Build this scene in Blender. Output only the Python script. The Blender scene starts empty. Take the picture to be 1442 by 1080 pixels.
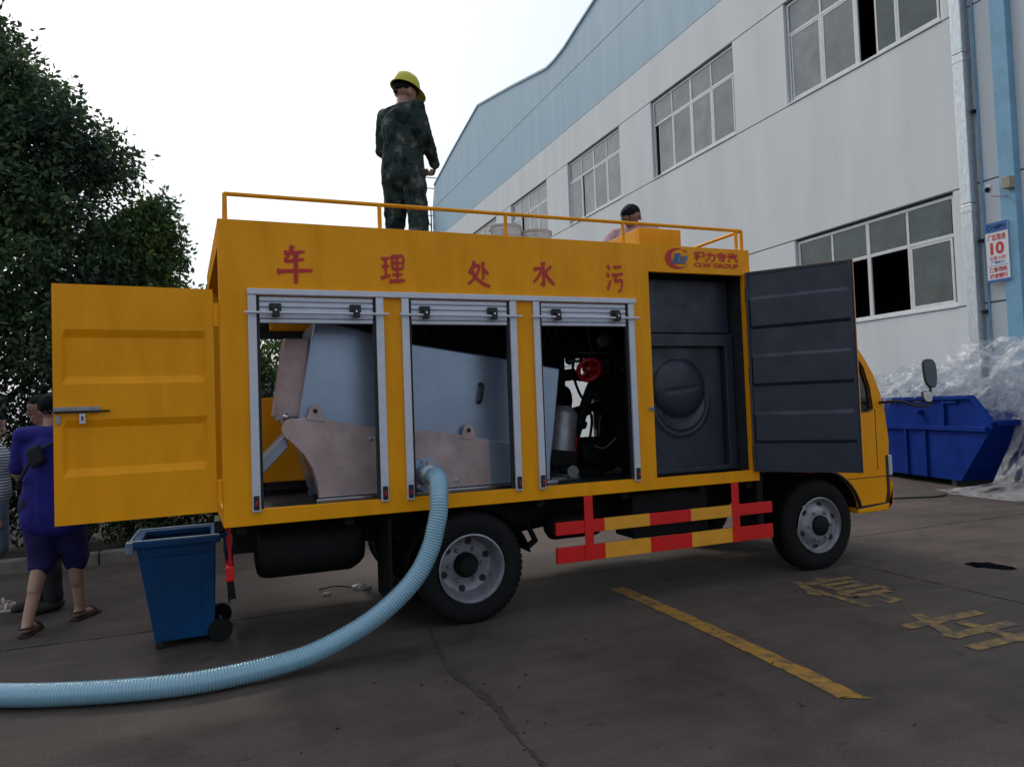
import bpy, bmesh, math, random
import numpy as np
from mathutils import Vector, Matrix, noise
R = math.radians
random.seed(7)
rng = np.random.default_rng(7)
S = bpy.context.scene
COL = S.collection

# ------------------------------------------------------------------ camera
cam = bpy.data.cameras.new('camera')
co = bpy.data.objects.new('camera', cam)
COL.objects.link(co)
rx = Vector((0.92667, -0.37407, -0.03671)); ux = Vector((0.02089, -0.04625, 0.99871)); fx = Vector((0.37529, 0.92624, 0.03504))
m3 = Matrix((rx, ux, -fx)).transposed()
co.matrix_world = Matrix.Translation((0, 0, 1.45)) @ m3.to_4x4()
cam.sensor_width = 36; cam.lens = 25.29; cam.clip_start = 0.05; cam.clip_end = 2000
S.camera = co

# ------------------------------------------------------------------ sky, sun, exposure
SUN_EL, SUN_HEAD = R(42), R(-15)          # heading measured clockwise from +Y
w = bpy.data.worlds.new('World'); S.world = w; w.use_nodes = True
nt = w.node_tree; N = nt.nodes; L = nt.links
bg = N['Background']; bg.inputs['Strength'].default_value = 0.1
sky = N.new('ShaderNodeTexSky'); sky.sky_type = 'NISHITA'; sky.sun_disc = False
sky.sun_elevation = SUN_EL; sky.sun_rotation = SUN_HEAD
sky.air_density = 1.6; sky.dust_density = 5.0; sky.ozone_density = 1.5
tc = N.new('ShaderNodeTexCoord'); mp = N.new('ShaderNodeMapping'); mp.inputs['Scale'].default_value = (1.0, 1.0, 2.2)
nz = N.new('ShaderNodeTexNoise'); nz.inputs['Scale'].default_value = 1.6; nz.inputs['Detail'].default_value = 5
rp = N.new('ShaderNodeValToRGB'); rp.color_ramp.elements[0].position = 0.3; rp.color_ramp.elements[1].position = 0.75
rp.color_ramp.elements[0].color = (0.50, 0.50, 0.50, 1); rp.color_ramp.elements[1].color = (0.88, 0.88, 0.88, 1)
mx = N.new('ShaderNodeMix'); mx.data_type = 'RGBA'
mx.inputs[7].default_value = (4.9, 5.5, 6.3, 1)
L.new(tc.outputs['Generated'], mp.inputs[0]); L.new(mp.outputs[0], nz.inputs['Vector'])
L.new(nz.outputs['Fac'], rp.inputs[0]); L.new(rp.outputs[0], mx.inputs[0])
L.new(sky.outputs[0], mx.inputs[6])
# the wide aureole of the sun behind thin cloud
sdir = (math.sin(SUN_HEAD)*math.cos(SUN_EL), math.cos(SUN_HEAD)*math.cos(SUN_EL), math.sin(SUN_EL))
dt = N.new('ShaderNodeVectorMath'); dt.operation = 'DOT_PRODUCT'; dt.inputs[1].default_value = sdir
L.new(tc.outputs['Generated'], dt.inputs[0])
gr = N.new('ShaderNodeMapRange'); gr.interpolation_type = 'SMOOTHSTEP'; gr.inputs[1].default_value = 0.05; gr.inputs[2].default_value = 1.0
gr.inputs[3].default_value = 0.0; gr.inputs[4].default_value = 1.0
L.new(dt.outputs['Value'], gr.inputs[0])
gl = N.new('ShaderNodeMix'); gl.data_type = 'RGBA'; gl.blend_type = 'ADD'; gl.inputs[7].default_value = (2.6, 2.7, 2.8, 1)
L.new(gr.outputs[0], gl.inputs[0]); L.new(mx.outputs[2], gl.inputs[6]); L.new(gl.outputs[2], bg.inputs['Color'])
sun = bpy.data.lights.new('sun', 'SUN'); so = bpy.data.objects.new('sun', sun); COL.objects.link(so)
sun.energy = 0.9; sun.angle = R(12); sun.color = (1.0, 0.93, 0.82)
sv = Vector((math.sin(SUN_HEAD) * math.cos(SUN_EL), math.cos(SUN_HEAD) * math.cos(SUN_EL), math.sin(SUN_EL)))
so.rotation_euler = sv.to_track_quat('Z', 'Y').to_euler(); so.location = sv * 40
S.view_settings.view_transform = 'Standard'; S.view_settings.look = 'None'
S.view_settings.exposure = 0.28; S.view_settings.gamma = 1.0; S.view_settings.use_curve_mapping = False
S.render.engine = 'CYCLES'
S.cycles.max_bounces = 8; S.cycles.transparent_max_bounces = 24

# ------------------------------------------------------------------ materials
def mat(name, col, rough=0.5, metal=0.0, var=0.0, vscale=6.0, bump=0.0, bscale=60.0, col2=None, spec=0.5, stretch=None, detail=5, lo=0.35, hi=0.65, coat=0.0, rvar=0.0):
    m = bpy.data.materials.new(name); m.use_nodes = True
    t = m.node_tree; b = t.nodes['Principled BSDF']
    b.inputs['Roughness'].default_value = rough; b.inputs['Metallic'].default_value = metal
    b.inputs['Specular IOR Level'].default_value = spec
    if coat: b.inputs['Coat Weight'].default_value = coat; b.inputs['Coat Roughness'].default_value = 0.12
    c = (*col, 1)
    b.inputs['Base Color'].default_value = c
    tcn = t.nodes.new('ShaderNodeTexCoord'); vec = tcn.outputs['Object']
    if stretch:
        mpn = t.nodes.new('ShaderNodeMapping'); mpn.inputs['Scale'].default_value = stretch
        t.links.new(vec, mpn.inputs[0]); vec = mpn.outputs[0]
    if var or col2:
        n = t.nodes.new('ShaderNodeTexNoise'); n.inputs['Scale'].default_value = vscale; n.inputs['Detail'].default_value = detail
        n.inputs['Roughness'].default_value = 0.62
        r = t.nodes.new('ShaderNodeValToRGB'); r.color_ramp.elements[0].position = lo; r.color_ramp.elements[1].position = hi
        c2 = (*col2, 1) if col2 else tuple(min(1, x * (1 - var)) for x in col) + (1,)
        r.color_ramp.elements[0].color = c2; r.color_ramp.elements[1].color = c
        t.links.new(vec, n.inputs['Vector']); t.links.new(n.outputs['Fac'], r.inputs[0]); t.links.new(r.outputs[0], b.inputs['Base Color'])
        if rvar:
            mr = t.nodes.new('ShaderNodeMapRange'); mr.inputs[1].default_value = lo; mr.inputs[2].default_value = hi
            mr.inputs[3].default_value = min(1, rough + rvar); mr.inputs[4].default_value = rough
            t.links.new(n.outputs['Fac'], mr.inputs[0]); t.links.new(mr.outputs[0], b.inputs['Roughness'])
    if bump:
        n2 = t.nodes.new('ShaderNodeTexNoise'); n2.inputs['Scale'].default_value = bscale; n2.inputs['Detail'].default_value = 4
        bp = t.nodes.new('ShaderNodeBump'); bp.inputs['Strength'].default_value = bump; bp.inputs['Distance'].default_value = 0.01
        t.links.new(vec, n2.inputs['Vector']); t.links.new(n2.outputs['Fac'], bp.inputs['Height']); t.links.new(bp.outputs[0], b.inputs['Normal'])
    return m

M = {}
M['yellow'] = mat('yellow_paint', (0.98, 0.385, 0.001), 0.40, var=0.15, vscale=3.0, bump=0.22, bscale=2.6, rvar=0.2, spec=0.24, stretch=(2.2, 2.2, 0.6), detail=9, lo=0.30, hi=0.60)
M['cab_yellow'] = mat('cab_paint', (0.97, 0.38, 0.001), 0.32, var=0.06, vscale=4, coat=0.06, spec=0.2)
M['dark_grey'] = mat('dark_grey_paint', (0.026, 0.034, 0.058), 0.30, var=0.3, vscale=5, bump=0.06, bscale=12, rvar=0.2)
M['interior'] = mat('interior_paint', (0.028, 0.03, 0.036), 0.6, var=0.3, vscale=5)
M['alu'] = mat('aluminium', (0.66, 0.68, 0.76), 0.42, metal=0.25, var=0.10, vscale=14)
M['steel'] = mat('stainless_sheet', (0.36, 0.45, 0.60), 0.33, metal=0.7, var=0.16, vscale=3, bump=0.03, bscale=8)
M['steel_pink'] = mat('pink_tinted_sheet', (0.56, 0.43, 0.43), 0.42, metal=0.35, var=0.3, vscale=5, bump=0.05, bscale=9)  # stainless sheet with the ground's pinkish reflection put into the base colour
M['galv'] = mat('galvanised', (0.62, 0.66, 0.68), 0.33, metal=0.7, var=0.3, vscale=9, stretch=(4, 4, 1))
M['chrome'] = mat('bright_steel', (0.72, 0.72, 0.74), 0.22, metal=1.0, var=0.2, vscale=10)
M['black'] = mat('black_plastic', (0.012, 0.012, 0.014), 0.5, var=0.3, vscale=20)
M['chassis'] = mat('chassis_black', (0.008, 0.008, 0.009), 0.7, spec=0.25, var=0.4, vscale=12, bump=0.1)
M['rubber'] = mat('tyre_rubber', (0.009, 0.009, 0.010), 0.8, spec=0.25, var=0.35, vscale=14, bump=0.2, bscale=90)
M['rim'] = mat('wheel_silver', (0.36, 0.36, 0.40), 0.42, metal=0.45, var=0.35, vscale=11, rvar=0.2)
M['roof_plate'] = mat('roof_plate', (0.10, 0.10, 0.10), 0.6, var=0.4, vscale=5)
M['red'] = mat('red_reflective', (0.78, 0.012, 0.012), 0.35, var=0.12, vscale=9)
M['band_yellow'] = mat('yellow_reflective', (0.92, 0.40, 0.03), 0.35, var=0.12, vscale=9)
M['sign_red'] = mat('lettering_red', (0.62, 0.022, 0.018), 0.45, var=0.2, vscale=30)
M['sign_blue'] = mat('lettering_blue', (0.02, 0.14, 0.38), 0.45, var=0.1, vscale=30)
M['valve_red'] = mat('valve_red', (0.55, 0.015, 0.03), 0.3, var=0.2, vscale=20)
M['brass'] = mat('brass', (0.30, 0.22, 0.08), 0.35, metal=0.8, var=0.3, vscale=20)
M['white_wall'] = mat('white_wall', (0.73, 0.755, 0.765), 0.7, col2=(0.65, 0.68, 0.695), vscale=0.5, stretch=(1, 2.2, 0.35), detail=8, bump=0.04, bscale=30)
M['blue_wall'] = mat('blue_wall', (0.35, 0.51, 0.62), 0.6, col2=(0.29, 0.45, 0.56), vscale=0.6, stretch=(1, 3, 0.25), detail=8)
M['column_blue'] = mat('column_blue', (0.20, 0.42, 0.60), 0.5, var=0.2, vscale=4)
M['recess'] = mat('joint_filler', (0.06, 0.065, 0.07), 0.8, var=0.3, vscale=8)
M['frame_white'] = mat('window_frame_white', (0.72, 0.74, 0.75), 0.45, var=0.15, vscale=9)
M['room'] = mat('dark_room', (0.02, 0.02, 0.022), 0.9, var=0.3, vscale=2)
M['glass'] = mat('window_glass', (0.19, 0.215, 0.225), 0.16, col2=(0.13, 0.15, 0.16), vscale=1.3, spec=0.7)
M['glass_pale'] = mat('window_glass_pale', (0.27, 0.295, 0.30), 0.2, col2=(0.17, 0.19, 0.20), vscale=1.7, spec=0.6)
M['glass2'] = mat('window_glass_green', (0.06, 0.085, 0.08), 0.1, col2=(0.03, 0.045, 0.042), vscale=3.0, spec=0.7)
M['cab_glass'] = mat('cab_glass', (0.012, 0.016, 0.018), 0.05, var=0.2, vscale=5, spec=0.8)
M['skip'] = mat('skip_blue', (0.001, 0.028, 0.23), 0.6, spec=0.10, col2=(0.001, 0.019, 0.16), vscale=2.2, bump=0.12, bscale=7, rvar=0.2)
M['bin'] = mat('bin_blue', (0.005, 0.062, 0.19), 0.5, spec=0.2, col2=(0.006, 0.045, 0.13), vscale=3, bump=0.06, bscale=14, rvar=0.15)
M['bin_pale'] = mat('bin_pale', (0.16, 0.27, 0.36), 0.42, var=0.4, vscale=12)  # paler bin blue, carries the painted lit edge of the rim
M['bark'] = mat('bark', (0.055, 0.042, 0.03), 0.9, var=0.5, vscale=14, bump=0.8, bscale=22, stretch=(1, 1, 0.3))
M['bucket'] = mat('bucket_white', (0.74, 0.70, 0.68), 0.5, col2=(0.55, 0.42, 0.36), vscale=9, lo=0.3, hi=0.5)
M['orange_lid'] = mat('bucket_rim', (0.62, 0.52, 0.46), 0.5, var=0.3, vscale=9)
M['skin'] = mat('skin', (0.42, 0.24, 0.17), 0.5, var=0.2, vscale=9)
M['skin_dark'] = mat('skin_tanned', (0.30, 0.15, 0.10), 0.5, var=0.2, vscale=9)
M['hair'] = mat('hair_black', (0.005, 0.005, 0.006), 0.7, spec=0.15, var=0.4, vscale=60, bump=0.5, bscale=120)
M['shirt_blue'] = mat('cloth_blue', (0.012, 0.008, 0.20), 0.85, var=0.25, vscale=5, bump=0.1, bscale=200)
M['shorts_navy'] = mat('cloth_navy', (0.010, 0.006, 0.085), 0.85, var=0.3, vscale=5)
M['cloth_pink'] = mat('cloth_pink', (0.50, 0.30, 0.32), 0.85, var=0.2, vscale=5)
M['cloth_white'] = mat('cloth_white', (0.62, 0.64, 0.70), 0.85, var=0.2, vscale=5)
M['cloth_grey'] = mat('cloth_grey_blue', (0.16, 0.22, 0.30), 0.85, var=0.3, vscale=5)
M['cloth_black'] = mat('cloth_black', (0.012, 0.012, 0.015), 0.8, var=0.3, vscale=9)
M['yellow_trim'] = mat('yellow_trim', (0.75, 0.40, 0.05), 0.8, var=0.2, vscale=9)
M['helmet'] = mat('helmet_yellow', (0.62, 0.56, 0.03), 0.32, var=0.12, vscale=9)
M['sandal_white'] = mat('sandal_white', (0.6, 0.6, 0.6), 0.5, var=0.2, vscale=9)
M['sandal_dark'] = mat('sandal_dark', (0.05, 0.02, 0.02), 0.6, var=0.3, vscale=9)
M['boot'] = mat('boot', (0.03, 0.03, 0.028), 0.7, var=0.3, vscale=9)
M['sign_white'] = mat('sign_white', (0.72, 0.74, 0.77), 0.4, var=0.05, vscale=9)
M['sign_head'] = mat('sign_header_blue', (0.02, 0.11, 0.36), 0.4, var=0.1, vscale=9)
M['box_beige'] = mat('box_beige', (0.36, 0.31, 0.22), 0.6, var=0.2, vscale=9)
M['marking'] = mat('road_yellow', (0.36, 0.185, 0.022), 0.75, col2=(0.10, 0.075, 0.045), vscale=11, lo=0.36, hi=0.54, detail=10, bump=0.2, bscale=120)
M['marking_worn'] = mat('road_yellow_worn', (0.29, 0.175, 0.045), 0.75, col2=(0.10, 0.078, 0.06), vscale=12, lo=0.42, hi=0.60, detail=10, bump=0.2, bscale=120)
M['kerb'] = mat('kerb_concrete', (0.22, 0.21, 0.19), 0.85, var=0.4, vscale=5, bump=0.3)
M['dirt'] = mat('dirt', (0.058, 0.043, 0.038), 0.95, var=0.5, vscale=16, bump=0.6, bscale=60)
M['soil'] = mat('soil', (0.03, 0.026, 0.018), 0.95, var=0.5, vscale=6, bump=0.6, bscale=30)
M['litter'] = mat('white_litter', (0.7, 0.7, 0.68), 0.6, var=0.2, vscale=30)
M['rag'] = mat('black_rag', (0.006, 0.007, 0.010), 1.0, spec=0.0, var=0.3, vscale=30)
M['lamp_clear'] = mat('lamp_lens', (0.55, 0.56, 0.58), 0.15, var=0.2, vscale=30)
M['lamp_red'] = mat('lamp_red', (0.45, 0.02, 0.04), 0.2, var=0.2, vscale=30)
M['mirror_glass'] = mat('mirror_glass', (0.10, 0.13, 0.14), 0.08, metal=0.6, var=0.2, vscale=9)
M['bright_metal_dull'] = mat('dull_zinc', (0.36, 0.37, 0.40), 0.4, metal=0.5, var=0.3, vscale=18)

def ground_material():
    m = bpy.data.materials.new('yard_concrete'); m.use_nodes = True
    t = m.node_tree; b = t.nodes['Principled BSDF']; K = t.links
    g = t.nodes.new('ShaderNodeTexCoord').outputs['Object']
    def nz(scale, det, rough=0.6, st=None):
        v = g
        if st:
            a = t.nodes.new('ShaderNodeMapping'); a.inputs['Scale'].default_value = st; K.new(g, a.inputs[0]); v = a.outputs[0]
        n = t.nodes.new('ShaderNodeTexNoise'); n.inputs['Scale'].default_value = scale; n.inputs['Detail'].default_value = det
        n.inputs['Roughness'].default_value = rough; K.new(v, n.inputs['Vector']); return n.outputs['Fac']
    def ramp(f, p0, c0, p1, c1):
        r = t.nodes.new('ShaderNodeValToRGB'); r.color_ramp.elements[0].position = p0; r.color_ramp.elements[1].position = p1
        r.color_ramp.elements[0].color = (*c0, 1); r.color_ramp.elements[1].color = (*c1, 1); K.new(f, r.inputs[0]); return r.outputs[0]
    def mul(a, c, f=1.0):
        x = t.nodes.new('ShaderNodeMix'); x.data_type = 'RGBA'; x.blend_type = 'MULTIPLY'; x.inputs[0].default_value = f
        K.new(a, x.inputs[6]); K.new(c, x.inputs[7]); return x.outputs[2]
    base = ramp(nz(0.45, 6), 0.33, (0.078, 0.061, 0.055), 0.68, (0.116, 0.091, 0.078))
    stain = ramp(nz(1.1, 9, 0.7), 0.36, (0.60, 0.58, 0.58), 0.56, (1, 1, 1))
    streak = ramp(nz(2.2, 8, 0.65, (0.5, 2.4, 1)), 0.34, (0.80, 0.80, 0.80), 0.6, (1.06, 1.05, 1.03))
    speck = ramp(nz(95, 5, 0.8), 0.36, (0.50, 0.50, 0.50), 0.64, (1.38, 1.37, 1.35))
    spot = ramp(nz(6.5, 3, 0.5), 0.66, (1, 1, 1), 0.74, (0.55, 0.53, 0.52))
    oil = ramp(nz(1.9, 5, 0.6), 0.62, (1, 1, 1), 0.72, (0.66, 0.64, 0.64))
    c = mul(mul(mul(mul(mul(base, stain), streak), speck, 0.85), spot, 0.8), oil, 0.8)
    K.new(c, b.inputs['Base Color'])
    K.new(ramp(nz(1.1, 9, 0.7), 0.3, (0.62, 0.62, 0.62), 0.6, (0.86, 0.86, 0.86)), b.inputs['Roughness'])
    b.inputs['Specular IOR Level'].default_value = 0.35
    bp = t.nodes.new('ShaderNodeBump'); bp.inputs['Strength'].default_value = 0.45; bp.inputs['Distance'].default_value = 0.006
    K.new(nz(55, 6, 0.7), bp.inputs['Height']); K.new(bp.outputs[0], b.inputs['Normal'])
    return m
M['ground'] = ground_material()

def leaf_material(name, c0, c1, c2, trans=0.25):
    m = bpy.data.materials.new(name); m.use_nodes = True
    t = m.node_tree; b = t.nodes['Principled BSDF']; K = t.links
    g = t.nodes.new('ShaderNodeNewGeometry')
    r = t.nodes.new('ShaderNodeValToRGB'); e = r.color_ramp.elements
    e[0].position = 0.0; e[0].color = (*c0, 1); e[1].position = 1.0; e[1].color = (*c2, 1)
    x = e.new(0.72); x.color = (*c1, 1)
    K.new(g.outputs['Random Per Island'], r.inputs[0])
    # clumps of fresher and older leaves
    tcn = t.nodes.new('ShaderNodeTexCoord'); n = t.nodes.new('ShaderNodeTexNoise'); n.inputs['Scale'].default_value = 0.9; n.inputs['Detail'].default_value = 3
    K.new(tcn.outputs['Object'], n.inputs['Vector'])
    rr = t.nodes.new('ShaderNodeValToRGB'); rr.color_ramp.elements[0].position = 0.38; rr.color_ramp.elements[1].position = 0.66
    rr.color_ramp.elements[0].color = (0.75, 0.8, 0.9, 1); rr.color_ramp.elements[1].color = (1.9, 1.8, 1.2, 1)
    K.new(n.outputs['Fac'], rr.inputs[0])
    mu = t.nodes.new('ShaderNodeMix'); mu.data_type = 'RGBA'; mu.blend_type = 'MULTIPLY'; mu.inputs[0].default_value = 1
    K.new(r.outputs[0], mu.inputs[6]); K.new(rr.outputs[0], mu.inputs[7])
    K.new(mu.outputs[2], b.inputs['Base Color'])
    b.inputs['Roughness'].default_value = 0.5; b.inputs['Specular IOR Level'].default_value = 0.35
    tr = t.nodes.new('ShaderNodeBsdfTranslucent'); K.new(mu.outputs[2], tr.inputs['Color'])
    ms = t.nodes.new('ShaderNodeMixShader'); ms.inputs[0].default_value = trans
    K.new(b.outputs[0], ms.inputs[1]); K.new(tr.outputs[0], ms.inputs[2]); K.new(ms.outputs[0], t.nodes['Material Output'].inputs['Surface'])
    return m
M['leaf'] = leaf_material('leaf_dark', (0.032, 0.062, 0.044), (0.055, 0.100, 0.062), (0.12, 0.17, 0.07), 0.3)
M['leaf_shade'] = leaf_material('leaf_shaded', (0.014, 0.026, 0.018), (0.024, 0.042, 0.026), (0.06, 0.085, 0.035), 0.2)  # darker leaf copy for the shrubs, their shade put into the colour
M['leaf_fresh'] = leaf_material('leaf_fresh', (0.040, 0.080, 0.040), (0.075, 0.135, 0.055), (0.14, 0.19, 0.06), 0.38)

def film_material():
    m = bpy.data.materials.new('clear_plastic_film'); m.use_nodes = True
    t = m.node_tree; b = t.nodes['Principled BSDF']; K = t.links
    b.inputs['Base Color'].default_value = (0.82, 0.83, 0.86, 1); b.inputs['Roughness'].default_value = 0.13
    b.inputs['Specular IOR Level'].default_value = 0.8
    tp = t.nodes.new('ShaderNodeBsdfTransparent'); tp.inputs['Color'].default_value = (0.96, 0.97, 0.98, 1)
    lw = t.nodes.new('ShaderNodeLayerWeight'); lw.inputs['Blend'].default_value = 0.35
    n = t.nodes.new('ShaderNodeTexNoise'); n.inputs['Scale'].default_value = 5; n.inputs['Detail'].default_value = 6
    K.new(t.nodes.new('ShaderNodeTexCoord').outputs['Object'], n.inputs['Vector'])
    ad = t.nodes.new('ShaderNodeMath'); ad.operation = 'MULTIPLY_ADD'; ad.inputs[1].default_value = 0.32
    K.new(lw.outputs['Facing'], ad.inputs[0])
    mr = t.nodes.new('ShaderNodeMapRange'); mr.inputs[1].default_value = 0.35; mr.inputs[2].default_value = 0.65; mr.inputs[3].default_value = 0.0; mr.inputs[4].default_value = 0.16
    K.new(n.outputs['Fac'], mr.inputs[0]); K.new(mr.outputs[0], ad.inputs[2])
    n3 = t.nodes.new('ShaderNodeTexNoise'); n3.inputs['Scale'].default_value = 9; n3.inputs['Detail'].default_value = 5; n3.inputs['Distortion'].default_value = 1.6
    bp = t.nodes.new('ShaderNodeBump'); bp.inputs['Strength'].default_value = 0.45; bp.inputs['Distance'].default_value = 0.05
    K.new(n3.outputs['Fac'], bp.inputs['Height']); K.new(bp.outputs[0], b.inputs['Normal'])
    ms = t.nodes.new('ShaderNodeMixShader'); K.new(ad.outputs[0], ms.inputs[0])
    K.new(tp.outputs[0], ms.inputs[1]); K.new(b.outputs[0], ms.inputs[2]); K.new(ms.outputs[0], t.nodes['Material Output'].inputs['Surface'])
    return m
M['film'] = film_material()

def camo_material():
    m = bpy.data.materials.new('camouflage_cloth'); m.use_nodes = True
    t = m.node_tree; b = t.nodes['Principled BSDF']; K = t.links
    n = t.nodes.new('ShaderNodeTexNoise'); n.inputs['Scale'].default_value = 9; n.inputs['Detail'].default_value = 3
    K.new(t.nodes.new('ShaderNodeTexCoord').outputs['Object'], n.inputs['Vector'])
    r = t.nodes.new('ShaderNodeValToRGB'); r.color_ramp.interpolation = 'CONSTANT'; e = r.color_ramp.elements
    e[0].position = 0; e[0].color = (0.010, 0.018, 0.018, 1); e[1].position = 0.44; e[1].color = (0.026, 0.046, 0.040, 1)
    x = e.new(0.55); x.color = (0.045, 0.050, 0.040, 1); x = e.new(0.61); x.color = (0.10, 0.125, 0.12, 1)
    K.new(n.outputs['Fac'], r.inputs[0]); K.new(r.outputs[0], b.inputs['Base Color'])
    b.inputs['Roughness'].default_value = 0.9; b.inputs['Specular IOR Level'].default_value = 0.2
    return m
M['camo'] = camo_material()

def stripe_material():
    m = bpy.data.materials.new('striped_cloth'); m.use_nodes = True
    t = m.node_tree; b = t.nodes['Principled BSDF']; K = t.links
    wv = t.nodes.new('ShaderNodeTexWave'); wv.bands_direction = 'Z'; wv.inputs['Scale'].default_value = 14; wv.inputs['Distortion'].default_value = 0.4
    K.new(t.nodes.new('ShaderNodeTexCoord').outputs['Object'], wv.inputs['Vector'])
    r = t.nodes.new('ShaderNodeValToRGB'); r.color_ramp.interpolation = 'CONSTANT'
    r.color_ramp.elements[0].color = (0.06, 0.07, 0.10, 1); r.color_ramp.elements[1].position = 0.5; r.color_ramp.elements[1].color = (0.55, 0.57, 0.6, 1)
    K.new(wv.outputs['Fac'], r.inputs[0]); K.new(r.outputs[0], b.inputs['Base Color']); b.inputs['Roughness'].default_value = 0.85
    return m
M['striped'] = stripe_material()

def hose_material():
    m = bpy.data.materials.new('hose_plastic'); m.use_nodes = True
    b = m.node_tree.nodes['Principled BSDF']
    b.inputs['Base Color'].default_value = (0.24, 0.43, 0.54, 1); b.inputs['Roughness'].default_value = 0.16
    b.inputs['Coat Weight'].default_value = 0.9; b.inputs['Coat Roughness'].default_value = 0.1
    b.inputs['Subsurface Weight'].default_value = 0.3; b.inputs['Subsurface Radius'].default_value = (0.02, 0.04, 0.05)
    b.inputs['Subsurface Scale'].default_value = 0.5
    return m
M['hose'] = hose_material()
M['hose_wire'] = mat('hose_helix', (0.50, 0.66, 0.80), 0.2, metal=0.2, var=0.1, vscale=9)

# ------------------------------------------------------------------ mesh building
class MB:
    def __init__(s): s.v = []; s.f = []
    def add(s, vs, fs):
        n = len(s.v); s.v += [tuple(v) for v in vs]; s.f += [tuple(i + n for i in f) for f in fs]; return s
    def box(s, x0, x1, y0, y1, z0, z1):
        return s.add([(x0,y0,z0),(x1,y0,z0),(x1,y1,z0),(x0,y1,z0),(x0,y0,z1),(x1,y0,z1),(x1,y1,z1),(x0,y1,z1)],
                     [(0,3,2,1),(4,5,6,7),(0,1,5,4),(1,2,6,5),(2,3,7,6),(3,0,4,7)])
    def obox(s, c, a, b, d):               # centre and three half-vectors (right-handed)
        c, a, b, d = map(Vector, (c, a, b, d)); vs = []
        for k in (-1, 1):
            for i, j in ((-1,-1),(1,-1),(1,1),(-1,1)): vs.append(c + a*i + b*j + d*k)
        return s.add(vs, [(0,3,2,1),(4,5,6,7),(0,1,5,4),(1,2,6,5),(2,3,7,6),(3,0,4,7)])
    def bar(s, p, q, wdt, hgt, up=(0,0,1)):
        p, q = Vector(p), Vector(q); d = q - p; u = Vector(up); x = d.cross(u)
        if x.length < 1e-6: x = d.cross(Vector((1,0,0)))
        x.normalize(); u = x.cross(d).normalized()
        return s.obox((p+q)/2, d/2, -x*wdt/2, u*hgt/2)
    def tube(s, pts, r, n=10, cap=True):
        pts = [Vector(p) for p in pts]; k = len(pts); rr = r if isinstance(r, (list, tuple)) else [r]*k
        t0 = (pts[1]-pts[0]).normalized(); a = t0.orthogonal().normalized(); rings = []
        for i in range(k):
            t = (pts[min(i+1,k-1)]-pts[max(i-1,0)]).normalized()
            a = (a - t*a.dot(t)).normalized(); b = t.cross(a)
            rings.append([pts[i] + (a*math.cos(2*math.pi*j/n) + b*math.sin(2*math.pi*j/n))*rr[i] for j in range(n)])
        vs = [v for g in rings for v in g]; fs = []
        for i in range(k-1):
            for j in range(n):
                fs.append((i*n+j, i*n+(j+1)%n, (i+1)*n+(j+1)%n, (i+1)*n+j))
        if cap: fs += [tuple(reversed(range(n))), tuple((k-1)*n+j for j in range(n))]
        return s.add(vs, fs)
    def lathe(s, c, axis, prof, n=32, closed=False, cap0=True):   # prof: (radius, offset along axis)
        c = Vector(c); ax = Vector(axis).normalized(); a = ax.orthogonal().normalized(); b = ax.cross(a); vs = []; k = len(prof)
        for r, h in prof:
            for j in range(n):
                th = 2*math.pi*j/n; vs.append(c + ax*h + (a*math.cos(th)+b*math.sin(th))*max(r, 1e-4))
        fs = []
        for i in range(k if closed else k-1):
            i2 = (i+1) % k
            for j in range(n): fs.append((i*n+j, i*n+(j+1)%n, i2*n+(j+1)%n, i2*n+j))
        if not closed: fs += ([tuple(reversed(range(n)))] if cap0 else []) + [tuple((k-1)*n+j for j in range(n))]
        return s.add(vs, fs)
    def prism(s, poly, vec):
        v = Vector(vec); n = len(poly); vs = [Vector(p) for p in poly] + [Vector(p)+v for p in poly]
        nm = Vector((0,0,0))
        for i in range(n): nm += Vector(poly[i]).cross(Vector(poly[(i+1)%n]))
        fl = nm.dot(v) > 0
        fs = [tuple(range(n)), tuple(range(2*n-1, n-1, -1))] if not fl else [tuple(reversed(range(n))), tuple(range(n, 2*n))]
        for i in range(n):
            j = (i+1) % n
            fs.append((i, j, n+j, n+i) if fl else (j, i, n+i, n+j))
        return s.add(vs, fs)
    def sphere(s, c, rad, nu=14, nv=10):
        c = Vector(c); rx_, ry_, rz_ = (rad if isinstance(rad, (list, tuple)) else (rad,)*3)
        vs = [c+Vector((0,0,-rz_))]
        for i in range(1, nv):
            ph = -math.pi/2 + math.pi*i/nv
            for j in range(nu):
                th = 2*math.pi*j/nu; vs.append(c+Vector((rx_*math.cos(ph)*math.cos(th), ry_*math.cos(ph)*math.sin(th), rz_*math.sin(ph))))
        vs.append(c+Vector((0,0,rz_))); fs = []
        for j in range(nu): fs.append((0, 1+(j+1)%nu, 1+j))
        for i in range(nv-2):
            for j in range(nu): fs.append((1+i*nu+j, 1+i*nu+(j+1)%nu, 1+(i+1)*nu+(j+1)%nu, 1+(i+1)*nu+j))
        t = len(vs)-1
        for j in range(nu): fs.append((1+(nv-2)*nu+j, 1+(nv-2)*nu+(j+1)%nu, t))
        return s.add(vs, fs)
    def plate(s, us, vs_, holes, to3, w0, w1):        # a sheet with rectangular holes, u/v cuts made from the holes
        us = sorted(set(us) | {h[0] for h in holes} | {h[1] for h in holes}); vv = sorted(set(vs_) | {h[2] for h in holes} | {h[3] for h in holes})
        def solid(i, j):
            if i < 0 or j < 0 or i >= len(us)-1 or j >= len(vv)-1: return False
            cu, cv = (us[i]+us[i+1])/2, (vv[j]+vv[j+1])/2
            return not any(h[0] < cu < h[1] and h[2] < cv < h[3] for h in holes)
        idx = {}
        def vid(i, j, k):
            if (i, j, k) not in idx: idx[(i, j, k)] = len(s.v); s.v.append(tuple(to3(us[i], vv[j], (w0, w1)[k])))
            return idx[(i, j, k)]
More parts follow.
